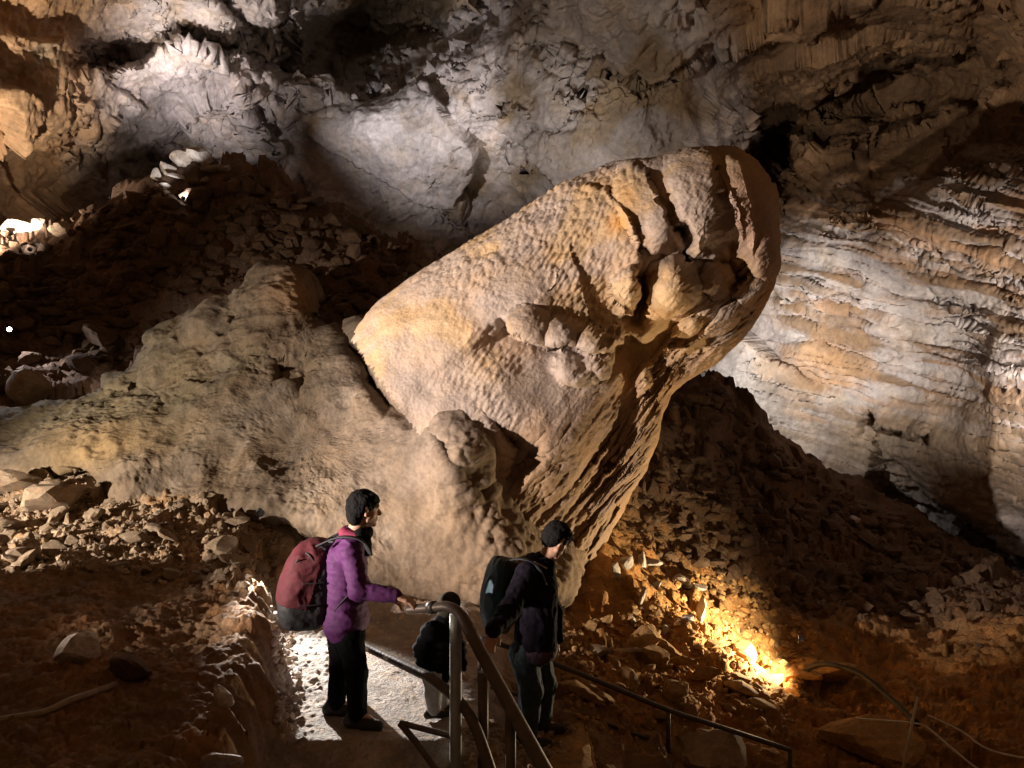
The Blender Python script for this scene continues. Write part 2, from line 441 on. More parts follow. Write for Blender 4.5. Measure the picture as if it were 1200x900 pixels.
rel = 0
rel += ledge(qx, qy, [(60, 95), (150, 72), (215, 48), (285, 55), (335, 105), (400, 100)][::-1], .5, 60, 2.6, 34, soft=7)
rel += ledge(qx, qy, [(130, 175), (210, 190), (290, 182), (330, 168)], .5, 60, 1.8, 40, soft=9)
rel += ledge(qx, qy, [(335, 100), (395, 105), (470, 92), (540, 50), (610, -10)][::-1], .5, 60, 1.8, 60, soft=8) - 12 * blob(qx, qy, 465, 20, 125, 54, -16)
rel += ledge(qx, qy, [(600, 85), (650, 65), (690, 95), (740, 110), (800, 95), (850, 75)], .35, 70, .3, 30, soft=5)
rel += ledge(qx, qy, [(535, 150), (560, 140), (600, 135), (640, 150), (700, 150)], .35, 50, .3, 24)
rel += ledge(qx, qy, [(915, 245), (960, 228), (1040, 160), (1120, 120), (1215, 75)][::-1], .6, 60, 1.4, 70, soft=8)
rel += ledge(qx, qy, [(910, 130), (985, 105), (1010, 85), (1090, 68), (1210, 60)], .7, 60, .9, 70, soft=8)
rel += groove(qx, qy, [(255, -20), (270, 10), (300, 45), (345, 90)], 1.8, 8, ends=.05)
rel += groove(qx, qy, [(330, -20), (335, 40), (342, 95)], 2.0, 8, ends=.05)
rel += groove(qx, qy, [(545, 130), (600, 70), (640, 35)], .35, 5)
rel += groove(qx, qy, [(640, 70), (665, 95), (682, 105)], .35, 5)
rel += groove(qx, qy, [(610, 200), (612, 170), (640, 140)], .4, 5)
rel += groove(qx, qy, [(120, 140), (85, 165), (110, 200), (130, 210)], .5, 6)
rel += groove(qx, qy, [(500, 190), (515, 215), (530, 245), (545, 265)], .35, 5)
rel += -4.0 * blob(qx, qy, 905, 195, 38, 52, -15) 
rel += -2.0 * blob(qx, qy, 1040, 112, 110, 42, -10)
# strata on the right-hand wall: thin beds stepping in and out, dipping to the right
rz = sstep(880, 930, qx) * sstep(225, 262, qy + .32 * (qx - 930) * (qx > 930)) * sstep(620, 520, qy)
v = py - .26 * (px - 900) + 14 * fbm(np.stack([px / 120, py / 50, 0 * px], 1), 3, seed=71)
bed = fbm(np.stack([v / 15, px / 300, 0 * px + 3], 1), 4, gain=.6, seed=73)
bed2 = ridged(np.stack([v / 26, px / 200, 0 * px + 7], 1), 2, seed=77)
rel += rz * (.12 * np.tanh(3.5 * bed) + .08 * bed2) * (.3 + .7 * sstep(480, 380, qy))
rel += ledge(qx, qy, [(930, 262), (1000, 268), (1080, 290), (1150, 320), (1215, 330)], .1, 40, .3, 14) * 1.0
rel += ledge(qx, qy, [(1060, 330), (1110, 350), (1150, 375), (1215, 395)], .1, 20, .35, 12)
rel += ledge(qx, qy, [(900, 345), (930, 350), (960, 340), (1010, 352)], .3, 20, .5, 16)
rel += ledge(qx, qy, [(1015, 480), (1035, 500), (1065, 510), (1100, 500)], .35, 30, .5, 22)
dep = dep - rel
V = np.stack([(px - 600) / F * dep, dep, CZ - (py - 450) / F * dep], 1)
nrm = grid_normals(V, NRW, NCW)
nrm *= np.sign((nrm * (np.array([0, 0, CZ]) - V)).sum(1))[:, None]
p3 = V + .5 * np.stack([fbm(V * .6, 2, seed=81), fbm(V * .6 + 9, 2, seed=83), fbm(V * .6 + 17, 2, seed=85)], 1)
view = V - np.array([0, 0, CZ]); view /= np.linalg.norm(view, axis=1, keepdims=True)
facing = .15 + .85 * sstep(.08, .4, np.abs((view * nrm).sum(1)))
h = .5 * fbm(p3 * .33, 3, seed=87)
st = p3 @ np.array([[.9, .1, .25], [.1, .9, .1], [-.35, .1, 1.1]])
q_ = 1 - .85 * rz
smooth_w = .35 + .65 * sstep(-.2, .25, fbm(V * .28 + 3, 3, seed=89))
h = h + .05 * ridged(st * np.array([.8, .8, 1.3]), 4, gain=.55, seed=91) * q_
dg = V @ np.array([[.55, 0, .9], [0, .8, 0], [-.55, 0, .9]])
h = h + .75 * facets(dg * np.array([.2, .2, .36]) + .12 * fbm(st * .6, 3, seed=86)[:, None], seed=88) * q_
h = h + .27 * facets(dg * np.array([.62, .6, .95]) + .6 * np.stack([fbm(st * .9, 3, seed=90), fbm(st * .9 + 7, 3, seed=190), fbm(st * .9 + 15, 3, seed=191)], 1), seed=95) * (.1 + .9 * q_) * smooth_w
h = h + .05 * facets(st * np.array([2.0, 2.0, 3.2]) + .6 * np.stack([fbm(st * 2.2, 2, seed=94), fbm(st * 2.2 + 7, 2, seed=192), fbm(st * 2.2 + 15, 2, seed=193)], 1), seed=96) * q_ * smooth_w
h = h + .024 * facets(st * np.array([5.0, 5.0, 8.0]), seed=98) * (.15 + .85 * q_)
f1, f2, c = worley(st * np.array([.55, .55, .75]) + .3 * fbm(st * 1.5, 3, seed=92)[:, None], seed=93)
h = h - .12 * np.exp(-((f2 - f1) / .035) ** 2) * q_ * smooth_w
h = h + .02 * ridged(st * 6, 3, seed=97)
# dripstone curtains on the left wall and small draperies in the middle
curt = sstep(150, 60, px) * sstep(230, 150, py)
h = h + curt * .12 * ridged(np.stack([px / 11, py / 45, 0 * px], 1), 2, seed=99)
curt2 = blob(px, py, 650, 150, 90, 40)
h = h + curt2 * .05 * ridged(np.stack([px / 7, py / 30, 0 * px], 1), 2, seed=101)
V = V + nrm * (h * facing)[:, None]
t = np.ones((len(px), 3)) * np.array([.455, .41, .395])
def mixin(w, c): 
    global t
    w = np.clip(w, 0, 1)[:, None]; t = t * (1 - w) + np.array(c) * w
nw = fbm(np.stack([px / 90, py / 90, 0 * px], 1), 4, seed=103)
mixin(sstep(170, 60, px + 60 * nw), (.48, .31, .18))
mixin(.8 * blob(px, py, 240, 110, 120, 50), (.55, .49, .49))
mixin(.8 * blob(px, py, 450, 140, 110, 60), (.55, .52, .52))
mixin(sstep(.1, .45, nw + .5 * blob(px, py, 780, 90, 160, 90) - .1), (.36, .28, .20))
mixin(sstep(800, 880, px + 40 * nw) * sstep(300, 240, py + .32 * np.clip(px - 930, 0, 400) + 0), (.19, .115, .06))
mixin(rz * sstep(-.02, .22, bed + .25 * nw), (.24, .165, .105))
mixin(rz * sstep(.02, -.25, bed + .2 * nw), (.47, .43, .40))
mixin(rz * .8 * blob(px, py, 960, 420, 90, 60) * sstep(-.15, .05, nw), (.47, .30, .17))
mixin(rz * .7 * sstep(.08, .3, fbm(np.stack([v / 22, px / 160, 0 * px + 11], 1), 3, seed=79)), (.42, .26, .15))
mixin(rz * sstep(430, 520, py - .1 * (px - 900) + 40 * nw) * sstep(930, 1000, px), (.30, .235, .17))
mixin(.9 * blob(px, py, 880, 480, 50, 60), (.60, .56, .51))
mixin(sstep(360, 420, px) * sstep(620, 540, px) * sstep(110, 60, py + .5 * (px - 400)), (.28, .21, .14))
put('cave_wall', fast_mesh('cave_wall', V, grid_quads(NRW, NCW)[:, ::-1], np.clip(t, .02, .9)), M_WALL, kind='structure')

# ------------------------------------------------------------------ the great leaning column (generalised cylinder)
def silhouette(s, pts):
    pts = np.array(pts, float); return np.interp(s, pts[:, 0], pts[:, 1]), np.interp(s, pts[:, 0], pts[:, 2])
NS, NT = 470, 560
up = resample([(415, 390), (440, 358), (480, 325), (520, 300), (575, 265), (630, 235), (690, 205), (730, 192), (790, 184), (838, 174), (868, 176), (890, 195), (901, 212)], NS)
lo = resample([(650, 716), (672, 682), (700, 645), (735, 590), (762, 530), (780, 480), (797, 455), (850, 420), (885, 375), (907, 330), (916, 285), (914, 248), (904, 216)], NS)
th = np.concatenate([np.linspace(0, math.pi, NT - 120, endpoint=False), np.linspace(math.pi, 2 * math.pi, 120, endpoint=False)])
sv = np.linspace(0, 1, NS)
ex = .5 * (up + lo); hw = .5 * (lo - up)
wlen = np.linalg.norm(hw, axis=1)
axd = 9.35 + .2 * sv
cosT, sinT = np.cos(th), np.sin(th)
px = (ex[:, 0:1] + hw[:, 0:1] * -cosT[None]).ravel(); py = (ex[:, 1:2] + hw[:, 1:2] * -cosT[None]).ravel()
_jt = ridged(np.stack([np.arange(NT) / 7., 0. * np.arange(NT), 0. * np.arange(NT)], 1), 3, gain=.6, seed=115)
_sh = ((1 - sstep(0, .035, sv))[:, None] * (6 * _jt)[None] * (np.sin(th) > 0)[None]).ravel()
px = px - .62 * _sh; py = py + .785 * _sh
bul = (wlen[:, None] * np.sign(sinT)[None] * np.abs(sinT[None]) ** .7 * .58 * (1 - .38 * sstep(1.75, 2.75, th) * (th < math.pi))[None]).ravel() / F * 9.5
front = (np.sign(sinT)[None] + 0 * wlen[:, None]).ravel() > 0
fw = np.tile(np.clip(sinT, 0, 1) ** .5, NS)
rel = np.zeros_like(px)
wob = np.stack([px / 22, py / 22, 0 * px], 1)
qx = px + 5 * fbm(wob, 3, seed=111); qy = py + 5 * fbm(wob + 13, 3, seed=113)
rel += ledge(qx, qy, [(585, 368), (600, 388), (620, 398), (640, 408), (665, 402), (690, 412), (712, 414), (730, 400), (735, 380)], .22, 60, .32, 50, soft=3.5)
tri = [(562, 478), (600, 496), (636, 510), (645, 535), (622, 560), (600, 586), (566, 594), (576, 560), (583, 530), (575, 500)]
td, _, _ = polydist(qx, qy, tri, closed=True)
rel -= .5 * in_poly(qx, qy, tri) * sstep(0, 22, td)
rel += groove(qx, qy, [(838, 188), (846, 215), (852, 250), (850, 275)], .22, 5) - .35 * blob(qx, qy, 864, 296, 20, 28)
rel += ledge(qx, qy, [(677, 216), (710, 222), (738, 252), (750, 284), (748, 320), (735, 345)][::-1], .08, 26, .11, 30, soft=1.8)
rel += ledge(qx, qy, [(735, 196), (757, 202), (772, 232), (780, 252), (792, 270), (806, 286)][::-1], .06, 40, .25, 12, soft=2.2)
rel += groove(qx, qy, [(800, 280), (780, 300), (760, 335), (750, 365), (738, 395)], .28, 9)
rel += groove(qx, qy, [(790, 262), (806, 285), (800, 310)], .45, 7)
rel += ledge(qx, qy, [(745, 322), (752, 345), (742, 370), (725, 372)][::-1], .12, 16, .3, 14, soft=1.5)
def dome(cx, cy, rx, ry, rot, hgt):
    c_, s_ = math.cos(math.radians(rot)), math.sin(math.radians(rot))
    u = ((qx - cx) * c_ + (qy - cy) * s_) / rx; v_ = (-(qx - cx) * s_ + (qy - cy) * c_) / ry
    return hgt * np.sqrt(np.clip(1 - u * u - v_ * v_, 0, 1))
lobes = np.zeros_like(px)
for a_ in [(766, 240, 42, 62, -28, .40), (824, 238, 52, 72, -22, .58), (876, 248, 42, 84, -14, .50), (788, 335, 33, 36, 10, .46), (733, 338, 21, 24, 0, .24), (672, 432, 30, 24, 25, .22), (702, 418, 24, 26, 0, .26), (722, 398, 18, 15, 0, .22),
           (838, 328, 18, 24, -10, .26), (757, 446, 11, 22, 12, .22), (805, 385, 20, 13, -40, .2), (850, 372, 30, 12, -50, .2), (878, 335, 30, 14, -60, .2), (622, 382, 30, 22, 15, .22), (660, 390, 26, 22, 0, .24), (698, 398, 26, 22, 0, .28)]:
    lobes = np.maximum(lobes, dome(*a_))
rel += lobes
rel += ledge(qx, qy, [(836, 176), (866, 190), (880, 216), (888, 262), (884, 310)][::-1], .03, 18, .08, 20, soft=2.5)
rel += ledge(qx, qy, [(840, 190), (852, 215), (870, 245), (874, 290)][::-1], .02, 20, .05, 12, soft=2.5)
rel += -.35 * blob(qx, qy, 780, 400, 22, 34, 25) - .22 * blob(qx, qy, 745, 425, 16, 20) - .25 * blob(qx, qy, 735, 470, 22, 44, 25) - .35 * blob(qx, qy, 845, 325, 30, 34) - .35 * blob(qx, qy, 700, 545, 26, 60, 30)
rel += .18 * blob(qx, qy, 757, 445, 10, 18, 15) + .15 * blob(qx, qy, 838, 330, 14, 18)
# flutes and fins on the underside, running along the column
u_ax = ((px - 650) * .62 - (py - 700) * .785) / 1.0
v_ax = ((px - 650) * .785 + (py - 700) * .62) / 1.0
und = (1 - .75 * sstep(770, 830, px)) * np.tile(np.interp(th, [0, 1.7, 2.3, 2.9, math.pi, 3.6, 6.28], [0, 0, .5, 1, 1, .8, .2]), NS)
fl = ridged(np.stack([v_ax / 15, u_ax / 110, 0 * px], 1), 3, seed=121)
rel += und * .15 * fl
fl2 = np.sin(v_ax / 3.4 + 4 * fbm(np.stack([v_ax / 30, u_ax / 60, 0 * px], 1), 2, seed=123)); rel += und * .03 * fl2
head = sstep(770, 830, px) * sstep(270, 330, py)
fin = ridged(np.stack([(px * .55 + py * .83) / 20, (px * .83 - py * .55) / 120, 0 * px + 5], 1), 3, seed=125)
rel += head * .09 * fin
# end nearest the boulder: a toothed lip
tooth = np.abs(np.sin(np.linspace(0, math.pi * 26, NT)))
dep = np.repeat(axd, NT) - bul - rel * np.maximum(fw, .25)
V = np.stack([(px - 600) / F * dep, dep, CZ - (py - 450) / F * dep], 1)
nrm = grid_normals(V, NS, NT, wrap=True)
cen = np.stack([(np.repeat(ex[:, 0], NT) - 600) / F * np.repeat(axd, NT), np.repeat(axd, NT), CZ - (np.repeat(ex[:, 1], NT) - 450) / F * np.repeat(axd, NT)], 1)
nrm *= np.sign((nrm * (V - cen)).sum(1))[:, None]
h = .13 * fbm(V * .8, 3, seed=131) + .03 * fbm(V * 3, 3, seed=133)
# scale-like ripples, in bands, longer along the flow
A = np.stack([u_ax / 11.0, v_ax / 4.6, bul * 5], 1) + .5 * fbm(V * 4, 2, seed=135)[:, None]
f1, f2, c = worley(A, seed=137)
band = .12 + .88 * sstep(-.12, .28, fbm(V * .9 + 5, 3, seed=139) + .25 * sstep(.3, .7, np.repeat(sv, NT)))
band = band * (1 - .6 * sstep(735, 775, px)) * (.25 + .75 * sstep(430, 640, px + 60 * fbm(V * 1.5, 2, seed=140)))
h = h + .037 * band * (.5 - f1) * 1.3
f1, f2, c = worley(np.stack([u_ax / 6.0, v_ax / 3.0, bul * 9], 1), seed=141)
h = h + .007 * (.5 - f1)
V = V + nrm * h[:, None]
# close the two ends
verts = [V]; quads = [grid_quads(NS, NT, wrap=True)]
base_ring = V[:NT]; c0 = cen[0]
n0 = len(V)
ringv = []; off = n0; prev = np.arange(NT)
inn = np.array([(-.55), .0, -.2])
for k, (sc, sh) in enumerate([(.985, -.02), (.93, .10), (.80, .35), (.72, .2), (.62, -.9), (.3, -1.3), (.02, -1.4)]):
    axis_dir = (cen[40] - cen[0]); axis_dir /= np.linalg.norm(axis_dir)
    jit = (1 + .03 * fbm(np.stack([np.arange(NT) / 6., 0 * np.arange(NT), 0 * np.arange(NT)], 1), 3, seed=155)) if k == 0 else 1.0
    R = c0 + (base_ring - c0) * (sc * (jit[:, None] if k == 0 else 1)) + axis_dir * sh
    ringv.append(R); cur = np.arange(NT) + off; off += NT
    quads.append(np.stack([cur, np.roll(cur, -1), np.roll(prev, -1), prev], 1)); prev = cur
verts += ringv
VC = np.vstack(verts)
# colours: grey-buff crust, ochre where the crust is broken
npx = np.concatenate([px, np.full(len(VC) - len(px), 450.)]); npy = np.concatenate([py, np.full(len(VC) - len(px), 450.)])
nz = fbm(VC * 1.1, 4, seed=151)
t = np.ones((len(VC), 3)) * np.array([.345, .265, .21])
w = .8 * sstep(.06, .34, nz + .13 * sstep(560, 640, npx) * sstep(500, 380, npy))[:, None]; t = t * (1 - w) + np.array([.40, .275, .155]) * w
w = (sstep(700, 780, npx) * sstep(300, 380, npy + .0 * npx))[:, None] * .7; t = t * (1 - w) + np.array([.55, .37, .19]) * w
w = sstep(.0, -.3, nz)[:, None] * .7; t = t * (1 - w) + np.array([.315, .255, .225]) * w
w = (blob(npx, npy, 725, 262, 14, 14) + .6 * blob(npx, npy, 735, 228, 12, 12))[:, None]; t = t * (1 - w) + np.array([.5, .27, .09]) * w
w = (blob(npx, npy, 880, 250, 26, 60) * .4)[:, None]; t = t * (1 - w) + np.array([.42, .21, .11]) * w
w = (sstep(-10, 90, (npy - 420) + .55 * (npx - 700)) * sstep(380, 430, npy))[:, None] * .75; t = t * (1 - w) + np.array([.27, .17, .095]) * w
org = (cen[0][0], cen[0][1], 0)
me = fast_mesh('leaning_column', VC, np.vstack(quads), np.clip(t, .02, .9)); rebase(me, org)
put('leaning_column', me, M_COL, loc=org, label='giant tan flowstone column leaning over the grey boulder, with rippled skin', cat='rock column')

# ------------------------------------------------------------------ the sloping boulder under the column
outl = resample([(-60, 505), (0, 492), (60, 478), (118, 462), (125, 445), (150, 436), (170, 405), (192, 382), (240, 358), (275, 352), (296, 326), (322, 316), (346, 320), (366, 348), (364, 378), (392, 388), (430, 380), (520, 380), (640, 420), (690, 520), (690, 620), (668, 690), (640, 712), (560, 716), (480, 715), (435, 700), (400, 660), (356, 622), (330, 612), (290, 604), (250, 603), (215, 606), (180, 588), (135, 592), (118, 566), (90, 548), (40, 556), (-60, 570)] , 900)
outl = np.vstack([outl, resample([(-60, 570), (-75, 540), (-60, 505)], 40)[1:-1]])
NA = len(outl)
bc = np.array([(-60, 540, 10.3), (0, 500, 10.9), (0, 555, 9.9), (100, 540, 9.6), (120, 465, 11), (200, 600, 8.8), (200, 480, 10.3), (190, 390, 11.8), (330, 320, 12.2), (365, 365, 11.6), (300, 400, 11), (415, 390, 10.4), (400, 500, 9.3), (340, 605, 8.35), (450, 600, 8.3), (440, 695, 8.0),
               (470, 485, 9.0), (498, 505, 8.35), (520, 505, 8.05), (545, 550, 7.88), (560, 530, 8.0), (590, 630, 7.85), (500, 570, 8.05), (530, 640, 7.95), (640, 705, 8.1), (530, 700, 7.95), (585, 490, 9.2), (605, 545, 9.1), (640, 600, 8.9), (690, 560, 9.8), (620, 430, 10.2), (300, 500, 9.7)])
boul_tps = TPS(bc[:, :2] - [300, 500], bc[:, 2], 1e-3)
cx, cy = 360., 520.
NRB = 205
tt = np.concatenate([np.linspace(.0002, 1, NRB - 24) ** .8, np.linspace(1, 1, 24)])
back = np.concatenate([np.zeros(NRB - 24), np.linspace(.03, 2.2, 24)])
shr = np.concatenate([np.ones(NRB - 24), np.linspace(1, .9, 24)])
px = (cx + (outl[None, :, 0] - cx) * (tt * shr)[:, None]).ravel(); py = (cy + (outl[None, :, 1] - cy) * (tt * shr)[:, None]).ravel()
edge = np.hypot(outl[:, 0] - cx, outl[:, 1] - cy)[None] * (1 - tt)[:, None]
ed, _, _ = polydist(px[:], py[:], outl[::12], closed=True)
Rr = 26.0
roll = (1 - np.sqrt(np.clip(1 - (1 - np.clip(ed / Rr, 0, 1)) ** 2, 0, 1))) * .38
roll = np.where(np.repeat(tt, NA) >= 1, .38, roll)
wob = np.stack([px / 25, py / 25, 0 * px], 1)
qx = px + 4 * fbm(wob * .6, 2, seed=161); qy = py + 4 * fbm(wob * .6 + 13, 2, seed=163)
rel = 0
rel += ledge(qx, qy, [(318, 428), (345, 426), (364, 424), (369, 440), (362, 456), (350, 470)], .05, 20, .55, 20, soft=5, ends=.1)
rel += groove(qx, qy, [(395, 378), (412, 405), (432, 442), (458, 476), (490, 490), (508, 494)], .7, 10, ends=.08)
rel += ledge(qx, qy, [(505, 505), (525, 545), (545, 572), (566, 590)][::-1], .0, 40, .10, 30, soft=3)
rel += .35 * blob(qx, qy, 330, 345, 40, 30, -30) + .12 * blob(qx, qy, 120, 515, 60, 22, -8)
rel += ledge(qx, qy, [(120, 455), (150, 458), (158, 445)], .0, 10, .2, 14)
rel += -.3 * blob(qx, qy, 455, 420, 40, 30, 40)
rel += -.10 * blob(qx, qy, 290, 420, 14, 18)
dep = boul_tps(px - 300, py - 500) + roll + np.repeat(back, NA) - rel
V = np.stack([(px - 600) / F * dep, dep, CZ - (py - 450) / F * dep], 1)
nrm = grid_normals(V, NRB, NA, wrap=True); nrm *= np.sign((nrm * (np.array([0, 0, CZ + 2]) - V)).sum(1))[:, None]
nrm[np.repeat(back, NA) > .5] = 0
h = .20 * fbm(V * .7, 4, seed=171) + .07 * ridged(V * 1.3, 3, seed=172) + .05 * facets(V * 1.6 + .3 * fbm(V * 2, 2, seed=168)[:, None], seed=169) * sstep(330, 240, px) * sstep(520, 420, py)
f1, f2, c = worley(V * 6 + fbm(V * 5, 2, seed=173)[:, None], seed=174)
pat = sstep(.0, .35, fbm(V * 1.2, 3, seed=175) + .1)
h = h + .05 * pat * (.55 - f1)
f1, f2, c = worley(V * 17, seed=176)
h = h + .02 * (.5 - f1) * (.4 + pat) + .008 * fbm(V * 30, 2, seed=177)
scal = sstep(520, 560, px) * sstep(520, 600, py)
f1, f2, c = worley(V * np.array([9, 9, 6]), seed=178); h = h + scal * .07 * (.5 - f1)
V = V + nrm * h[:, None]
t = np.ones((len(px), 3)) * np.array([.165, .122, .086])
nz = fbm(V * .8, 4, seed=181)
def mx(w, c):
    global t
    w = np.clip(w, 0, 1)[:, None]; t = t * (1 - w) + np.array(c) * w
mx(sstep(.0, .3, nz), (.18, .138, .098))
mx(.6 * sstep(.05, .35, fbm(V * 1.7 + 4, 4, seed=183)), (.12, .095, .075))
mx(.5 * sstep(.1, .4, fbm(V * 2.3 + 9, 4, seed=185)), (.23, .185, .145))
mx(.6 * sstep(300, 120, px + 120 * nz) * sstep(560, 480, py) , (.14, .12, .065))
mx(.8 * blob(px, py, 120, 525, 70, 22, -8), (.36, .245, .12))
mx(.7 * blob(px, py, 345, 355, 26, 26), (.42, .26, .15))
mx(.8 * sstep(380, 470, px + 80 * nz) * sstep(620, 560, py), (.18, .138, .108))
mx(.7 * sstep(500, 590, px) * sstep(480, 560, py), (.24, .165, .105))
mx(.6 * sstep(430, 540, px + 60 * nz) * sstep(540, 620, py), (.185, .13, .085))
org = (-2.5, 9.5, 0)
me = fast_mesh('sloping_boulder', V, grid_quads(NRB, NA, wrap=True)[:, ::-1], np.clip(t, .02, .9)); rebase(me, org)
put('sloping_boulder', me, M_BOUL, loc=org, label='huge smooth grey-brown boulder sloping up under the leaning column', cat='boulder')
# ------------------------------------------------------------------ gravel path
gx = np.arange(-3.1, .0, .015); gyy = np.arange(4.3, 8.2, .015)
YY, XX = np.meshgrid(gyy, gx, indexing='ij'); x = XX.ravel(); y = YY.ravel()
mk = floor_mask(x, y); zb = floor_base(x, y)
pp = np.stack([x, y, zb], 1)
f1, f2, c = worley(pp * 20, seed=201); g1, g2, c2 = worley(pp * 9, seed=203)
rough_w = sstep(-1.25, -1.5, x + .15 * fbm(pp * 3, 2, seed=205))
z = zb + .022 + .02 * (.6 - f1) * (.3 + 1.4 * c) * (.35 + 1.1 * rough_w) + .05 * (c2 > .66) * np.clip(.5 - g1, 0, 1) * (.1 + rough_w) + .02 * fbm(pp * 2, 2, seed=207) * mk * 0
z = z - .09 * sstep(.25, .5, mk)
keep = (mk < .45).reshape(XX.shape)
Q = grid_quads(*XX.shape); kq = keep[:-1, :-1] & keep[1:, :-1] & keep[:-1, 1:] & keep[1:, 1:]
Q = Q[kq.ravel()]
put('path', fast_mesh('path', np.stack([x, y, z], 1), Q), M_PATH, kind='structure')

# ------------------------------------------------------------------ loose rocks
def rock_mesh(seed, slab=1.0, sub=3, cuts=11):
    rnd = np.random.RandomState(seed)
    bm = bmesh.new(); bmesh.ops.create_icosphere(bm, subdivisions=sub, radius=1)
    v = np.array([q.co[:] for q in bm.verts]); v /= np.linalg.norm(v, axis=1, keepdims=True)
    n = rnd.normal(size=(cuts, 3)); n /= np.linalg.norm(n, axis=1, keepdims=True)
    d = rnd.uniform(.5, .88, cuts)
    r = np.full(len(v), 1.15)
    dt = v @ n.T
    rr = np.where(dt > .05, d[None] / np.maximum(dt, .05), 9)
    r = np.minimum(r, rr.min(1))
    r = r * (1 + .05 * fbm(v * 1.7 + seed, 3, seed=seed) + .035 * fbm(v * 6 + seed, 2, seed=seed + 5))
    v = v * r[:, None] * np.array([1.15, .95, .75 * slab])
    for q, co in zip(bm.verts, v): q.co = co
    me = bpy.data.meshes.new('rock'); bm.to_mesh(me); bm.free()
    me.polygons.foreach_set('use_smooth', np.ones(len(me.polygons), bool)); 
    try: me.set_sharp_from_angle(angle=math.radians(20))
    except Exception: pass
    return me
ROCKS = {}
def rock_var(mi, k):
    if (mi, k) not in ROCKS:
        me = rock_mesh(300 + k * 13, slab=1.0 if k % 3 else .6); me.materials.append(M_ROCK[mi]); ROCKS[(mi, k)] = me
    return ROCKS[(mi, k)]
rng = random.Random(7)
def place_rock(px, py, size, mi, label, group=None, name='rock', sink=.3, k=None, d=None, cat='rock', sq=None):
    """size: half-width in photo pixels"""
    if d is None:
        hit = floor_hit_base(px, py)
        if hit is None: return None
        x, y = hit
    else:
        y = d; x = (px - 600) / F * d
    r = size / F * y
    z = float(floor_z(x, y)[0]) + r * (.75 - sink)
    if k is None: k = rng.randrange(9)
    o = put(name, rock_var(mi, k), None, loc=(x, y, z), label=label, cat=cat, group=group)
    o.rotation_euler = (rng.uniform(-.5, .5), rng.uniform(-.5, .5), rng.uniform(0, 6.28))
    s = sq or (rng.uniform(.85, 1.2), rng.uniform(.85, 1.2), rng.uniform(.7, 1.05))
    o.scale = tuple(r * q for q in s)
    return o
def floor_hit_base(px, py):
    d = np.linspace(3, 25, 500)
    X = (px - 600) / F * d; Z = CZ - (py - 450) / F * d
    g = floor_base(X, d) - Z
    k = int(np.argmax(g > 0))
    if g[k] <= 0: return None
    return float(X[k]), float(d[k])
def inside(x, y, poly):
    c = False; n = len(poly); j = n - 1
    for i in range(n):
        if (poly[i][1] > y) != (poly[j][1] > y) and x < (poly[j][0] - poly[i][0]) * (y - poly[i][1]) / (poly[j][1] - poly[i][1]) + poly[i][0]: c = not c
        j = i
    return c
def scatter(poly, n, smin, smax, mi, label, group, pw=2.2, avoid=None):
    xs = [p[0] for p in poly]; ys = [p[1] for p in poly]; done = 0; tries = 0
    while done < n and tries < n * 20:
        tries += 1
        qx_, qy_ = rng.uniform(min(xs), max(xs)), rng.uniform(min(ys), max(ys))
        if not inside(qx_, qy_, poly): continue
        if avoid and inside(qx_, qy_, avoid): continue
        s_ = smin + (smax - smin) * rng.random() ** pw
        if place_rock(qx_, qy_, s_, mi if not isinstance(mi, (list, tuple)) else rng.choice(mi), label, group, sink=rng.uniform(.15, .5)): done += 1
BO = [tuple(p) for p in outl[::15]]
scatter([(-20, 575), (90, 560), (140, 600), (250, 612), (330, 625), (315, 690), (270, 690), (150, 682), (-20, 672)], 105, 4, 17, 0, 'small angular tan rock lying in the lit rubble bank below the sloping boulder', 'rocks of the lit rubble bank')
scatter([(-20, 300), (170, 222), (300, 205), (400, 255), (510, 315), (410, 380), (365, 370), (330, 310), (240, 350), (180, 385), (110, 450), (0, 470), (-20, 470)], 75, 7, 20, 1, 'dark brown rock lying on the shadowed scree slope behind the sloping boulder', 'rocks of the dark scree slope', avoid=BO)
scatter([(650, 770), (700, 740), (830, 690), (900, 720), (960, 770), (930, 860), (780, 870), (680, 850)], 85, 5, 24, 3, 'small amber rock lying in the gully beyond the far handrail', 'rocks of the amber gully')
scatter([(800, 480), (850, 470), (900, 540), (1000, 590), (1150, 660), (1190, 720), (1000, 710), (860, 680), (740, 640)], 35, 6, 18, 1, 'dark brown rock lying on the unlit slope below the banded wall', 'rocks of the unlit slope')

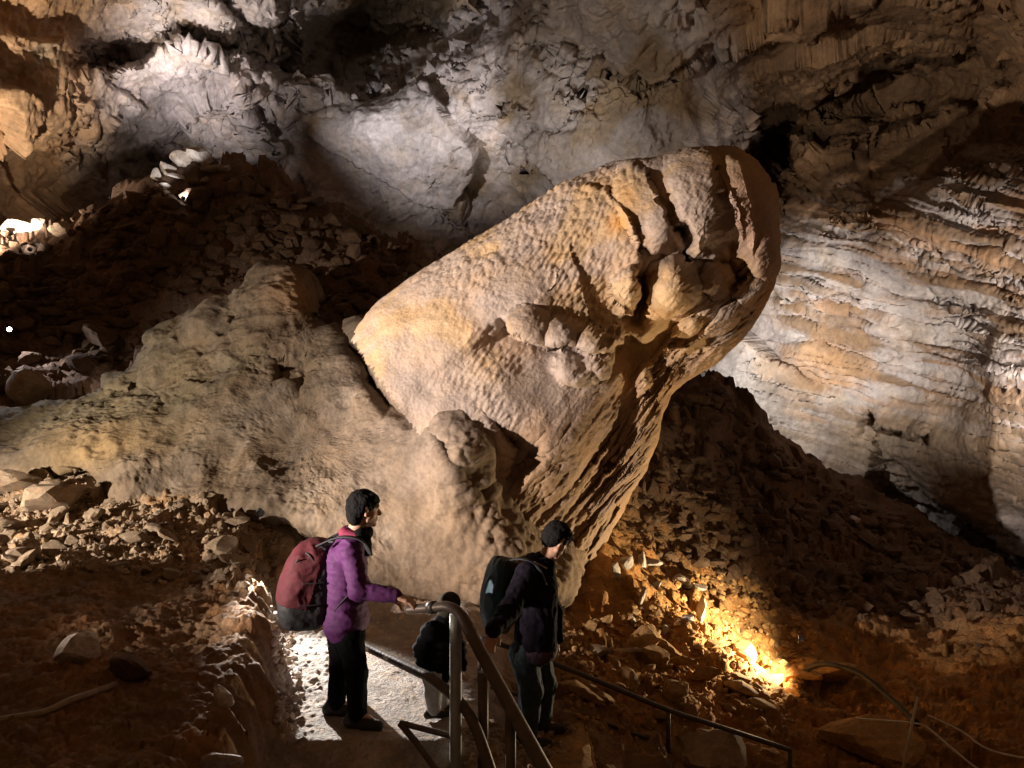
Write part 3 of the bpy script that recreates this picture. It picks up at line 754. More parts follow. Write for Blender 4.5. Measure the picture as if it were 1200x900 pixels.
# fine rubble nobody could count
def gravel(name, poly, n, smin, smax, mat, label):
    ico = bmesh.new(); bmesh.ops.create_icosphere(ico, subdivisions=1, radius=1)
    bv = np.array([v.co[:] for v in ico.verts]); bf_ = np.array([[v.index for v in f.verts] for f in ico.faces]); ico.free()
    r_ = np.random.RandomState(len(label)); xs = [q[0] for q in poly]; ys = [q[1] for q in poly]; C0 = []; tr = 0
    while len(C0) < n and tr < n * 15:
        tr += 1; a_, b_ = r_.uniform(min(xs), max(xs)), r_.uniform(min(ys), max(ys))
        if inside(a_, b_, poly): C0.append((a_, b_))
    C0 = np.array(C0); 
    bx_ = np.linspace(min(xs), max(xs), 24); by_ = np.linspace(min(ys), max(ys), 16)
    hitd = np.array([[(floor_hit_base(a_, b_) or (0, 9.0))[1] for a_ in bx_] for b_ in by_])
    ii = np.clip(np.searchsorted(bx_, C0[:, 0]) - 1, 0, 22); jj = np.clip(np.searchsorted(by_, C0[:, 1]) - 1, 0, 14)
    u = (C0[:, 0] - bx_[ii]) / (bx_[1] - bx_[0]); w = (C0[:, 1] - by_[jj]) / (by_[1] - by_[0])
    d_ = hitd[jj, ii] * (1 - u) * (1 - w) + hitd[jj, ii + 1] * u * (1 - w) + hitd[jj + 1, ii] * (1 - u) * w + hitd[jj + 1, ii + 1] * u * w
    X = (C0[:, 0] - 600) / F * d_; Z = floor_z(X, d_)
    sz = (smin + (smax - smin) * r_.random_sample(len(X)) ** (2.5 if smax < 10 else 4)) / F * d_
    V = []; Fq = []
    for k in range(len(X)):
        v = bv * r_.uniform(.65, 1.25, (len(bv), 1)) * r_.uniform(.6, 1.3, 3)
        a_ = r_.uniform(0, 6.28); c_, s_ = math.cos(a_), math.sin(a_)
        v = v @ np.array([[c_, s_, 0], [-s_, c_, 0], [0, 0, .8]])
        V.append(v * sz[k] + np.array([X[k], d_[k], Z[k] + sz[k] * .25])); Fq.append(bf_ + k * len(bv))
    me = fast_mesh(name, np.vstack(V), np.vstack(Fq), smooth=False)
    return put(name, me, mat, label=label, cat='gravel', kind='stuff')
gravel('gravel', [(-20, 570), (90, 560), (140, 598), (250, 608), (335, 625), (318, 695), (270, 692), (150, 684), (-20, 676)], 2400, 1.2, 6, M_ROCK[0], 'fine tan rubble between the rocks of the lit bank')
gravel('gravel', [(650, 760), (700, 730), (830, 670), (900, 690), (970, 760), (930, 870), (780, 880), (670, 870)], 2200, 1.2, 6, M_ROCK[3], 'fine amber rubble in the gully beyond the far handrail')
gravel('gravel', [(540, 862), (600, 850), (690, 870), (700, 905), (540, 905)], 700, 1.5, 6, M_ROCK[0], 'coarse grey gravel under the sloping handrail')
gravel('gravel', [(310, 690), (335, 720), (352, 790), (350, 880), (326, 885), (322, 800)], 420, 1.2, 7, M_ROCK[2], 'white gravel along the edge of the path')

gravel('rubble', [(-20, 300), (170, 222), (300, 205), (400, 255), (510, 315), (410, 385), (365, 370), (330, 310), (240, 350), (180, 385), (110, 450), (0, 470), (-20, 470)], 1800, 1.5, 14, M_ROCK[1], 'dark broken stones covering the scree slope behind the sloping boulder')
gravel('rubble', [(760, 560), (800, 480), (850, 465), (900, 530), (1000, 590), (1150, 650), (1190, 720), (1000, 740), (860, 690), (740, 650)], 1400, 1.5, 13, M_ROCK[1], 'dark broken stones covering the unlit slope below the banded wall')

# single rocks that stand out
HERO = [
    (40, 552, 26, 0, 'blocky tan rock with shadowed sides under the rounded lip of the sloping boulder', None),
    (88, 556, 22, 0, 'split tan rock wedged below the lip of the sloping boulder', None),
    (18, 588, 30, 0, 'flat-topped tan rock leaning at the left end of the rubble bank', None),
    (62, 602, 36, 0, 'long pale tan slab, the largest in the rubble bank', None),
    (262, 655, 20, 0, 'knobbly tan rock standing proud at the end of the rubble bank', None),
    (30, 478, 30, 0, 'olive-brown boulder sitting on the upper rim of the sloping boulder', 12.4),
    (95, 440, 20, 1, 'dull pink-brown rock beside the rim of the sloping boulder', 13.2),
    (120, 412, 22, 1, 'pale brown boulder half in shadow on the scree slope', 14.0),
    (95, 790, 25, 2, 'white-edged rock lying on the dark earth mound', 4.9),
    (150, 806, 28, 1, 'brown block on the dark mound where the pipe ends', 4.75),
    (252, 858, 34, 2, 'pale tan rock lying low on the dark mound beside the path', 4.1),
    (262, 800, 18, 2, 'upright tan splinter of rock on the dark mound', 4.6),
    (838, 896, 42, 0, 'grey-brown rock at the foot of the far handrail', None),
    (1020, 892, 48, 3, 'broad amber rock beside the thin pole', None),
    (1050, 868, 12, 0, 'small tan stone at the base of the thin pole', None),
    (297, 198, 8, 2, 'pale pebble of rock alone on the crest of the scree', 18.2),
    (42, 268, 14, 2, 'white rock lit on top of the heap under the orange wall', 16.6),
    (18, 284, 20, 2, 'bluish white flat rock in the heap under the orange wall', 16.4),
    (70, 285, 12, 0, 'grey rock in the heap under the orange wall', 16.5),
    (1000, 612, 8, 2, 'small white rock high on the unlit slope', None),
    (1062, 668, 8, 2, 'small white rock catching light on the unlit slope above the hollow', None),
    (1090, 694, 9, 2, 'bright white rock at the end of a crack on the unlit slope', None),
    (990, 702, 8, 2, 'small pointed white rock beside the dark hollow', None),
    (1014, 722, 9, 2, 'small white broken rock at the edge of the dark hollow', None),
    (905, 808, 13, 3, 'round dark stone shielding the gully lamp', 9.2),
    (880, 800, 9, 3, 'small dark stone at the left of the gully lamp', 9.3),
    (940, 806, 17, 3, 'brown block at the right of the gully lamp', 9.3),
    (975, 806, 30, 3, 'smooth amber ledge rock beside the gully lamp', 9.5),
    (700, 785, 16, 0, 'pale slab of rock under the far handrail', 7.4),
    (735, 778, 14, 0, 'pointed pale rock beyond the far handrail', 7.7),
]
for (qx_, qy_, s_, mi, lab, d_) in HERO:
    place_rock(qx_, qy_, s_, mi, lab, d=d_, sink=.35)
for (qx_, qy_, s_, d_) in ((184, 214, 10, 17.5), (198, 208, 13, 17.6), (214, 204, 14, 17.7), (231, 203, 15, 17.75), (248, 203, 14, 17.8), (263, 205, 10, 17.85), (206, 220, 9, 17.4), (194, 226, 8, 17.2), (240, 210, 8, 17.5)):
    place_rock(qx_, qy_, s_, 2, 'white floodlit rock in the cluster on the crest of the dark scree', 'white crest rocks', d=d_, sink=.35)
# unseen rock added at the left to keep the floodlights off the mound
me = rock_mesh(995, slab=1.0, sub=5, cuts=10); me.materials.append(M_ROCK[0])
o = put('boulder', me, None, loc=(-5.9, 4.75, .6), label='low tan boulder added out of view to shade the mound from the floodlights', cat='boulder'); o.scale = (.6, 1.55, 1.4)
# pale broken formations beyond the column foot
SH = [(735, 668, 8, 22, 10), (722, 678, 6, 18, -15), (752, 658, 8, 16, 30), (768, 668, 10, 9, 0), (765, 684, 12, 6, 20), (800, 690, 12, 10, 0), (815, 700, 13, 9, 0), (752, 712, 5, 18, 12), (822, 722, 8, 26, -22), (780, 742, 5, 14, 0), (805, 738, 9, 12, 0), (742, 735, 6, 9, 0)]
for k, (qx_, qy_, w_, h_, rt) in enumerate(SH):
    hit = floor_hit_base(qx_, qy_ + h_ * .6)
    if not hit: continue
    x_, y_ = hit; r = w_ / F * y_
    o = put('broken_formation', rock_var(2, k % 9), None, loc=(x_, y_, float(floor_z(x_, y_)[0]) + h_ / F * y_ * .6), label='white broken stalagmite shard lying on the amber clay beyond the column foot', cat='rock', group='white shards beyond the column foot')
    o.scale = (r, r * .8, h_ / F * y_); o.rotation_euler = (0, math.radians(rt), k)

# ------------------------------------------------------------------ tubes
def tube_mesh(name, pts, rad, n=12, smooth=True, res=60, flat=1.0):
    P_ = resample(pts, res, smooth) if smooth else np.array(pts, float)
    rad = np.full(len(P_), rad) if np.isscalar(rad) else np.interp(np.linspace(0, 1, len(P_)), np.linspace(0, 1, len(rad)), rad)
    T = np.gradient(P_, axis=0); T /= np.linalg.norm(T, axis=1, keepdims=True)
    upv = np.array([0, 0, 1.0]); V = []
    for k in range(len(P_)):
        a = np.cross(T[k], upv)
        if np.linalg.norm(a) < .15: a = np.cross(T[k], np.array([0, 1.0, 0]))
        a /= np.linalg.norm(a); b = np.cross(a, T[k])
        ang = np.linspace(0, 2 * math.pi, n, endpoint=False)
        V.append(P_[k] + rad[k] * (np.cos(ang)[:, None] * a + flat * np.sin(ang)[:, None] * b))
    V = np.array(V).reshape(-1, 3); m = len(P_)
    Q = grid_quads(m, n, wrap=True)
    c0 = len(V); V = np.vstack([V, P_[0], P_[-1]])
    tri = [[k, (k + 1) % n, c0, c0] for k in range(n)] + [[(m - 1) * n + (k + 1) % n, (m - 1) * n + k, c0 + 1, c0 + 1] for k in range(n)]
    me = bpy.data.meshes.new(name)
    me.from_pydata([tuple(v) for v in V], [], [tuple(q) for q in Q[:, ::-1]] + [tuple(q[:3]) for q in tri])
    me.polygons.foreach_set('use_smooth', np.ones(len(me.polygons), bool)); me.update()
    return me
def part(name, me, mat, root):
    rebase(me, root.location); return put(name, me, mat, parent=root)

M_RAIL = plain('weathered_steel_rail', (.12, .092, .075), rough=.5, metal=.3, var=.3, scale=9, bump=.25, bscale=40)
M_POST = plain('galvanised_post', (.34, .35, .32), rough=.5, metal=.4, var=.25, scale=8, bump=.2)
M_DARK = plain('dark_steel', (.10, .085, .075), rough=.5, metal=.5, var=.3, scale=10)
M_RUB = plain('black_rubber', (.015, .014, .014), rough=.7, spec=.2)
M_HOSE = plain('grey_hose', (.33, .28, .23), rough=.6, var=.25, scale=14)
M_WIRE = plain('pale_rope', (.62, .60, .57), rough=.5, var=.15)

fz = lambda x, y: float(floor_z(x, y)[0])
A, B, C_, E = P(478, 714, 5.15), P(527, 712, 5.0), P(640, 905, 4.55), P(700, 1010, 4.32)
root = put('handrail', None, None, loc=(B[0], B[1], fz(B[0], B[1])), label='brown steel handrail beside the child, sloping down from the landing', cat='railing')
part('top_rail', tube_mesh('top_rail', [A, P(510, 711.5, 5.05), P(526, 711, 5.0), P(541, 722, 4.97), P(560, 758, 4.89), C_, E], [.038, .04, .044, .048, .048, .05, .05, .05], n=16, res=90, flat=.8), M_RAIL, root)
rail_o = root.children[0]; col_o = part('collar', tube_mesh('collar', [P(503, 712, 5.075), P(510, 711.6, 5.05)], .0425, smooth=False, n=16), M_DARK, root); col_o.parent = rail_o
part('middle_rail', tube_mesh('middle_rail', [P(408, 748, 5.9), P(432, 760, 5.75), P(487, 786, 5.33), P(506, 796, 5.2), P(538, 822, 5.03), P(556, 850, 4.9), P(574, 900, 4.75), P(594, 965, 4.6)], [.026, .028, .032, .034, .036, .036, .036], n=14, res=90), M_RAIL, root)
part('lower_rail', tube_mesh('lower_rail', [P(469, 847, 5.12), P(500, 855, 5.06), P(531, 863, 5.02)], .02, n=10, res=12), M_RAIL, root)
part('lower_brace', tube_mesh('lower_brace', [P(469, 848, 5.12), P(490, 873, 5.0), P(514, 906, 4.86)], .022, n=10, res=12), M_RAIL, root)
pb = P(534, 716, 5.0)
part('post', tube_mesh('post', [(pb[0], pb[1], fz(pb[0], pb[1]) - .1), (pb[0], pb[1], .3), (pb[0], pb[1], pb[2] - .02)], .04, n=16, res=10), M_POST, root)
for (qx_, qy_, d_) in ((566, 788, 4.98), (409, 748, 5.9)):
    q = P(qx_, qy_, d_)
    part('post', tube_mesh('post', [(q[0], q[1], fz(q[0], q[1]) - .1), (q[0], q[1], q[2])], .034, n=14, smooth=False), M_RAIL, root)
q = P(598, 833, 4.72)
part('post', tube_mesh('post', [(q[0], q[1], fz(q[0], q[1]) - .1), q], .034, n=14, smooth=False), M_RAIL, root)

root = put('handrail', None, None, loc=(.6, 6.3, fz(.6, 6.3)), label='thin dark handrail running down behind the man into the gully', cat='railing')
part('top_rail', tube_mesh('top_rail', [P(560, 746, 6.2), P(640, 774, 6.25), P(720, 806, 6.3), P(783, 832, 6.35), P(850, 854, 6.45), P(926, 879, 6.6)], .021, n=12, res=50), M_DARK, root)
part('lower_rail', tube_mesh('lower_rail', [P(575, 806, 6.2), P(653, 828, 6.25), P(767, 868, 6.33)], .014, n=10, res=20), M_DARK, root)
for (qx_, qy_, d_) in ((562, 747, 6.2), (783, 832, 6.35), (926, 879, 6.6)):
    q = P(qx_, qy_, d_)
    part('post', tube_mesh('post', [(q[0], q[1], min(fz(q[0], q[1]), q[2] - .3) - .1), q], .019, n=12, smooth=False), M_DARK, root)

# hose lying on the mound
hp = []
for (qx_, qy_, d_) in [(-60, 866, 4.05), (0, 859, 4.15), (50, 857, 4.2), (83, 848, 4.28), (113, 834, 4.42), (136, 812, 4.6)]:
    q = P(qx_, qy_, d_); hp.append((q[0], q[1], max(q[2], fz(q[0], q[1]) + .012)))
me = tube_mesh('hose', hp, .019, n=12, res=60); o_ = hp[0]; rebase(me, o_)
put('hose', me, M_HOSE, loc=o_, label='grey-brown hose lying in a curve on the dark mound', cat='hose')
# cable from the gully lamp, pole and guide ropes at the hollow
cp = [P(925, 800, 9.5), P(947, 784, 9.3), P(967, 778, 9.1), P(990, 783, 8.9), P(1013, 793, 8.6), P(1045, 820, 8.0), P(1075, 848, 7.2)]
me = tube_mesh('cable', cp, .03, res=50); rebase(me, cp[0]); put('cable', me, M_RUB, loc=cp[0], label='thick black cable arching up from the gully lamp', cat='cable')
cp = [P(1003, 842, 7.1), P(1067, 847, 6.6), P(1087, 853, 6.5), P(1112, 874, 6.3), P(1140, 897, 6.1), P(1180, 925, 5.9)]
me = tube_mesh('guide_rope', cp, .009, n=8, res=50); rebase(me, cp[0]); put('guide_rope', me, M_WIRE, loc=cp[0], label='pale guide rope tied past the thin pole and dropping steeply', cat='rope')
cp = [P(1087, 838, 6.7), P(1125, 856, 6.5), P(1150, 874, 6.3), P(1170, 882, 6.2), P(1205, 889, 6.0), P(1260, 895, 5.8)]
me = tube_mesh('guide_rope', cp, .009, n=8, res=50); rebase(me, cp[0]); put('guide_rope', me, M_WIRE, loc=cp[0], label='pale guide rope sagging level over the dark hollow', cat='rope')
q0, q1 = P(1075, 817, 6.55), P(1064, 872, 6.55)
dn = fz(q1[0], q1[1]); k_ = (q0[2] - dn) / (q0[2] - q1[2]); q1 = tuple(a + (b - a) * k_ for a, b in zip(q0, q1))
me = tube_mesh('pole', [q1, q0], .011, n=8, smooth=False); rebase(me, q1); put('marker_pole', me, M_WIRE, loc=q1, label='thin pale metal pole leaning beside the guide ropes', cat='pole')

# ------------------------------------------------------------------ figures: blended solids turned into one surface
def sdf_mesh(name, prims, vox, k=.03, disp=None, cut=None):
    lo = np.min([np.minimum(np.array(p[1]) - p[-1], np.array(p[2]) - p[-1]) if p[0] == 'c' else np.array(p[1]) - np.max(p[2]) for p in prims], 0) - 3 * vox - .02
    hi = np.max([np.maximum(np.array(p[1]) + p[-1], np.array(p[2]) + p[-1]) if p[0] == 'c' else np.array(p[1]) + np.max(p[2]) for p in prims], 0) + 3 * vox + .02
    for p in prims:
        if p[0] == 'c':
            m = max(p[3], p[4]); lo = np.minimum(lo, np.minimum(p[1], p[2]) - m - 3 * vox - .02); hi = np.maximum(hi, np.maximum(p[1], p[2]) + m + 3 * vox + .02)
    n = np.ceil((hi - lo) / vox).astype(int) + 1
    ax_ = [lo[a] + vox * np.arange(n[a]) for a in range(3)]
    D = np.full(n, 1.0, np.float32)
    for p in prims:
        if p[0] == 'c':
            a = np.array(p[1], float); b = np.array(p[2], float); r0, r1 = p[3], p[4]; m = max(r0, r1)
            bl, bh = np.minimum(a, b) - m, np.maximum(a, b) + m
        else:
            a = np.array(p[1], float); rr = np.array(p[2], float); bl, bh = a - rr.max(), a + rr.max()
        kk = k if p[0] == 'c' or len(p) < 5 else p[4]
        sl = []
        for q in range(3):
            i0 = max(0, int((bl[q] - kk * 1.5 - 2 * vox - lo[q]) / vox)); i1 = min(n[q], int((bh[q] + kk * 1.5 + 2 * vox - lo[q]) / vox) + 2); sl.append(slice(i0, i1))
        X, Y, Z = np.meshgrid(*[ax_[q][sl[q]] for q in range(3)], indexing='ij')
        if p[0] == 'c':
            ab = b - a; L2 = ab @ ab + 1e-12
            t_ = np.clip(((X - a[0]) * ab[0] + (Y - a[1]) * ab[1] + (Z - a[2]) * ab[2]) / L2, 0, 1)
            d_ = np.sqrt((X - a[0] - t_ * ab[0]) ** 2 + (Y - a[1] - t_ * ab[1]) ** 2 + (Z - a[2] - t_ * ab[2]) ** 2) - (r0 + (r1 - r0) * t_)
        else:
            R = np.array(p[3]) if len(p) > 3 and p[3] is not None else np.eye(3)
            lx = ((X - a[0]) * R[0, 0] + (Y - a[1]) * R[0, 1] + (Z - a[2]) * R[0, 2]) / rr[0]
            ly = ((X - a[0]) * R[1, 0] + (Y - a[1]) * R[1, 1] + (Z - a[2]) * R[1, 2]) / rr[1]
            lz = ((X - a[0]) * R[2, 0] + (Y - a[1]) * R[2, 1] + (Z - a[2]) * R[2, 2]) / rr[2]
            e = 2 if p[0] == 'e' else 4
            d_ = ((np.abs(lx) ** e + np.abs(ly) ** e + np.abs(lz) ** e) ** (1 / e) - 1) * rr.min()
        o = D[sl[0], sl[1], sl[2]]
        h_ = np.clip(.5 + .5 * (o - d_) / kk, 0, 1)
        D[sl[0], sl[1], sl[2]] = o * (1 - h_) + d_ * h_ - kk * h_ * (1 - h_)
    if disp is not None or cut is not None:
        near = np.abs(D) < .08
        idx = np.argwhere(near); pts = lo + idx * vox
        if disp is not None: D[near] -= disp(pts)
        if cut is not None: D[near] = np.maximum(D[near], cut(pts))
    s_ = D < 0
    # surface nets
    c8 = [s_[i:n[0] - 1 + i, j:n[1] - 1 + j, l:n[2] - 1 + l] for i in (0, 1) for j in (0, 1) for l in (0, 1)]
    tot = sum(c.astype(np.int8) for c in c8); act = (tot > 0) & (tot < 8)
    ids = np.full(act.shape, -1, np.int64); cells = np.argwhere(act); ids[act] = np.arange(len(cells))
    acc = np.zeros((len(cells), 3)); cnt = np.zeros(len(cells))
    for a in range(3):
        for o1 in (0, 1):
            for o2 in (0, 1):
                off0 = np.zeros(3, int); oth = [q for q in range(3) if q != a]; off0[oth[0]] = o1; off0[oth[1]] = o2
                off1 = off0.copy(); off1[a] = 1
                i0 = cells + off0; i1 = cells + off1
                d0 = D[i0[:, 0], i0[:, 1], i0[:, 2]]; d1 = D[i1[:, 0], i1[:, 1], i1[:, 2]]
                m = (d0 < 0) != (d1 < 0)
                t_ = np.where(m, d0 / (d0 - d1 + 1e-12), 0)
                pt_ = off0 + 0.0 * cells; pt_[:, a] = t_
                acc += np.where(m[:, None], pt_, 0); cnt += m
    V = lo + (cells + acc / cnt[:, None]) * vox
    quads = []
    for a in range(3):
        b, c = (a + 1) % 3, (a + 2) % 3
        sh = [slice(None)] * 3
        s0 = np.take(s_, range(0, n[a] - 1), axis=a); s1 = np.take(s_, range(1, n[a]), axis=a)
        e = np.argwhere(s0 != s1)
        e = e[(e[:, b] > 0) & (e[:, c] > 0) & (e[:, b] < n[b] - 1) & (e[:, c] < n[c] - 1)]
        flip = s0[e[:, 0], e[:, 1], e[:, 2]]
        vb = np.zeros(3, int); vb[b] = 1; vc = np.zeros(3, int); vc[c] = 1
        g = lambda q: ids[q[:, 0], q[:, 1], q[:, 2]]
        qd = np.stack([g(e), g(e - vb), g(e - vb - vc), g(e - vc)], 1)
        qd[flip] = qd[flip][:, ::-1]
        quads.append(qd)
    Q = np.vstack(quads)[:, ::-1]
    Q = Q[(Q >= 0).all(1)]
    return fast_mesh(name, V, Q)

def folds(amp, sc, seed, zs=.5):
    return lambda p: amp * ridged(p * np.array([sc, sc, sc * zs]), 2, seed=seed)

def rot3(yaw, pitch=0, roll=0):
    """rows: local x (forward), y (left), z (up) axes in world"""
    m = Matrix.Rotation(yaw, 3, 'Z') @ Matrix.Rotation(pitch, 3, 'Y') @ Matrix.Rotation(roll, 3, 'X')
    return np.array(m).T

def head_prims(c, R, s=1.0):
    """skull, jaw, brow, nose, chin, ears; R rows = forward, left, up"""
    f, l, u = R; c = np.array(c, float); pr = []
    q = lambda a, b, d: tuple(c + s * (a * f + b * l + d * u))
    pr.append(('e', q(-.01, 0, .02), (.098 * s, .076 * s, .105 * s), R, .02))
    pr.append(('e', q(.03, 0, -.055), (.066 * s, .056 * s, .066 * s), R, .03))
    pr.append(('c', q(.085, 0, .02), q(.112, 0, -.022), .011 * s, .016 * s))       # nose
    pr.append(('c', q(.082, -.03, .036), q(.082, .03, .036), .016 * s, .016 * s))     # brow
    pr.append(('c', q(.084, -.018, -.058), q(.084, .018, -.058), .011 * s, .011 * s)) # mouth
    pr.append(('c', q(.078, -.008, -.098), q(.078, .008, -.098), .018 * s, .018 * s))  # chin
    for sd in (-1, 1):
        pr.append(('c', q(.045, sd * .05, -.03), q(.02, sd * .055, -.06), .022 * s, .02 * s))
    return pr
def ear_prims(c, R, s=1.0):
    f, l, u = R; c = np.array(c, float); q = lambda a, b, d: tuple(c + s * (a * f + b * l + d * u)); pr = []
    for sd in (-1, 1):
        pr.append(('c', q(-.008, sd * .078, .025), q(.0, sd * .076, -.028), .016 * s, .011 * s))
    return pr
def hand_prims(w, d, pn, s=1.0, curl=.5, thumb=None):
    """w wrist, d finger direction, pn palm normal (fingers curl that way)"""
    w = np.array(w, float); d = np.array(d, float); d /= np.linalg.norm(d); pn = np.array(pn, float); pn -= d * (pn @ d); pn /= np.linalg.norm(pn)
    sd = np.cross(d, pn); pr = []
    for k in range(4):
        o = (k - 1.5) * .02 * s
        base = w + d * .085 * s + sd * o
        pr.append(('c', tuple(w + sd * o * .6), tuple(base), .017 * s, .0125 * s))
        ln = (.034, .04, .037, .028)[k] * s
        dd = d * math.cos(curl * .6) + pn * math.sin(curl * .6); j1 = base + dd * ln
        dd2 = d * math.cos(curl * 1.5) + pn * math.sin(curl * 1.5); j2 = j1 + dd2 * ln * .75
        dd3 = d * math.cos(curl * 2.2) + pn * math.sin(curl * 2.2); j3 = j2 + dd3 * ln * .6
        pr += [('c', tuple(base), tuple(j1), .0105 * s, .0095 * s), ('c', tuple(j1), tuple(j2), .0095 * s, .0085 * s), ('c', tuple(j2), tuple(j3), .0085 * s, .0075 * s)]
    ts = 1 if thumb is None else thumb
    t0 = w + d * .025 * s + sd * .025 * ts * s; t1 = t0 + (d * .7 + sd * .7 * ts + pn * .25) * .04 * s; t2 = t1 + (d * .9 + sd * .2 * ts + pn * .5) * .032 * s
    pr += [('c', tuple(t0), tuple(t1), .014 * s, .011 * s), ('c', tuple(t1), tuple(t2), .011 * s, .009 * s)]
    return pr

M_SKIN = plain('skin', (.46, .27, .19), rough=.55, var=.1, scale=20, spec=.35)
M_HAIR = plain('black_hair', (.007, .006, .006), rough=.75, spec=.15, var=.4, scale=90, bump=.5, bscale=420)
M_PURP = plain('purple_softshell', (.08, .013, .09), rough=.75, var=.15, scale=18, bump=.15, bscale=90)
M_BLK = plain('black_cloth', (.006, .0055, .007), rough=.95, spec=.1, var=.25, scale=20, bump=.2, bscale=80)
M_COLLAR = plain('crimson_lining', (.22, .02, .06), rough=.8)
M_RED = plain('red_pack_nylon', (.075, .007, .013), rough=.8, var=.2, scale=16, bump=.2, bscale=70)
M_PBLK = plain('black_pack_nylon', (.022, .022, .025), rough=.65, var=.2, scale=14, bump=.2, bscale=70)
M_SHOE = plain('dark_boot', (.025, .022, .022), rough=.6, var=.3, scale=25, bump=.3)
M_NAVY = plain('dark_plum_jacket', (.010, .0075, .013), rough=.95, spec=.1, var=.55, scale=22, bump=.2)
M_JEAN = plain('teal_denim', (.028, .045, .06), rough=.85, var=.3, scale=22, bump=.25, bscale=120)
M_TEAL = plain('teal_pack_nylon', (.009, .05, .08), rough=.55, var=.2, scale=14, bump=.2)
M_GREY = plain('grey_webbing', (.09, .10, .11), rough=.8)
M_PIPE = plain('coral_piping', (.42, .06, .06), rough=.7)
M_PLUM = plain('plum_print', (.06, .032, .055), rough=.8, var=.5, scale=40)
M_PALE = plain('pale_grey_cloth', (.42, .42, .42), rough=.85, var=.2, scale=20, bump=.2)
M_CAP = plain('olive_knit', (.03, .026, .014), rough=.9, var=.3, scale=40, bump=.4)

def person(name_label, base, body, clothes, hair=None):
    root = put('person', None, None, loc=base, label=name_label, cat='person')
    me = sdf_mesh('body', body, .0065, k=.016); part('body', me, M_SKIN, root)
    for nm, pr, vox, k, mat, dsp in clothes:
        me = sdf_mesh(nm, pr, vox, k=k, disp=dsp); o = part(nm, me, mat, root)
        if nm == 'jacket': root_jacket = o
        if nm in ('collar', 'cuff', 'hood', 'hem'): o.parent = root_jacket
    return root

def D(px, py, d): return np.array(P(px, py, d))
def shoe_prims(ank, yaw, s=1.0, zf=None):
    f = np.array([math.cos(yaw), math.sin(yaw), 0]); a = np.array(ank, float); zf = a[2] - .09 * s if zf is None else zf
    g = lambda t, h: tuple(np.array([a[0], a[1], 0]) + f * t * s + np.array([0, 0, zf + h * s]))
    return [('c', g(-.06, .042), g(.06, .042), .042 * s, .045 * s), ('c', g(.06, .038), g(.155, .034), .044 * s, .034 * s), ('c', g(-.045, .06), tuple(a + np.array([0, 0, .03])), .045 * s, .05 * s)]

# ---- walker in purple
fzp = fz(-1.15, 5.42)
yaw = math.radians(14); Rh = rot3(math.radians(22), .12)
hc = D(427, 597, 5.40); nb = D(412, 630, 5.40); ch = D(406, 655, 5.40); pel = D(406, 733, 5.42)
shR, shL = D(411, 643, 5.23), D(404, 641, 5.58)
elR, wrR = D(420, 692, 5.13), D(463, 698, 5.12)
elL, wrL = D(425, 690, 5.66), D(452, 700, 5.55)
hipR, hipL = D(410, 745, 5.33), D(400, 742, 5.51)
anR = np.array([D(419, 800, 5.33)[0], 5.33, fzp + .10]); anL = np.array([D(394, 800, 5.53)[0], 5.53, fzp + .10])
knR = .5 * (hipR + anR) + np.array([.02, -.01, .02]); knL = .5 * (hipL + anL) + np.array([.01, 0, .02])
T = tuple
hd = np.array([.93, -.06, -.30])
body = head_prims(hc, Rh) + ear_prims(hc, Rh) + [('c', T(hc + np.array([-.02, 0, -.06])), T(nb), .052, .06), ('c', T(nb), T(ch), .07, .10), ('c', T(ch), T(pel), .10, .10),
        ('c', T(shR), T(elR), .042, .034), ('c', T(elR), T(wrR), .034, .026), ('c', T(shL), T(elL), .042, .034), ('c', T(elL), T(wrL), .034, .026), ('c', T(ch), T(shR), .07, .045), ('c', T(ch), T(shL), .07, .045),
        ('c', T(hipR), T(knR), .075, .05), ('c', T(knR), T(anR), .048, .035), ('c', T(hipL), T(knL), .075, .05), ('c', T(knL), T(anL), .048, .035), ('c', T(pel), T(hipR), .12, .08), ('c', T(pel), T(hipL), .12, .08),
        ('c', T(anR), T(anR + np.array([.12, -.02, -.06])), .035, .03), ('c', T(anL), T(anL + np.array([.12, 0, -.06])), .035, .03)] \
        + hand_prims(wrR, hd, (0, 0.1, -1), curl=.35, thumb=1) + hand_prims(wrL, (.9, -.2, -.2), (0, 0, -1), curl=.5)
jack = [('c', T(nb + np.array([0, 0, -.01])), T(ch), .085, .135), ('c', T(ch + np.array([0, -.05, 0])), T(pel + np.array([.0, -.045, .06])), .122, .128), ('c', T(ch + np.array([0, .07, 0])), T(pel + np.array([.0, .06, .06])), .122, .128), ('c', T(pel + np.array([0, -.06, .03])), T(pel + np.array([0, .06, .03])), .138, .138),
        ('c', T(ch + np.array([0, 0, .02])), T(shR), .085, .072), ('c', T(ch + np.array([0, 0, .02])), T(shL), .085, .072),
        ('c', T(shR), T(elR), .068, .056), ('c', T(elR), T(wrR), .055, .040), ('c', T(shL), T(elL), .068, .056), ('c', T(elL), T(wrL), .055, .040)]
trou = [('c', T(pel + np.array([0, -.05, .02])), T(hipR), .12, .092), ('c', T(pel + np.array([0, .05, .02])), T(hipL), .12, .092), ('c', T(hipR), T(knR), .092, .066), ('c', T(knR), T(anR), .066, .056), ('c', T(hipL), T(knL), .092, .066), ('c', T(knL), T(anL), .066, .056)]
f_, l_, u_ = Rh
hairp = [('e', T(hc - .022 * f_ + .045 * u_), (.105, .085, .092), Rh, .02), ('e', T(hc - .055 * f_ - .005 * u_), (.068, .078, .085), Rh, .03), ('e', T(hc + .035 * f_ + .082 * u_), (.05, .066, .032), Rh, .03), ('e', T(hc - .065 * f_ - .065 * u_), (.04, .06, .045), Rh, .03)]
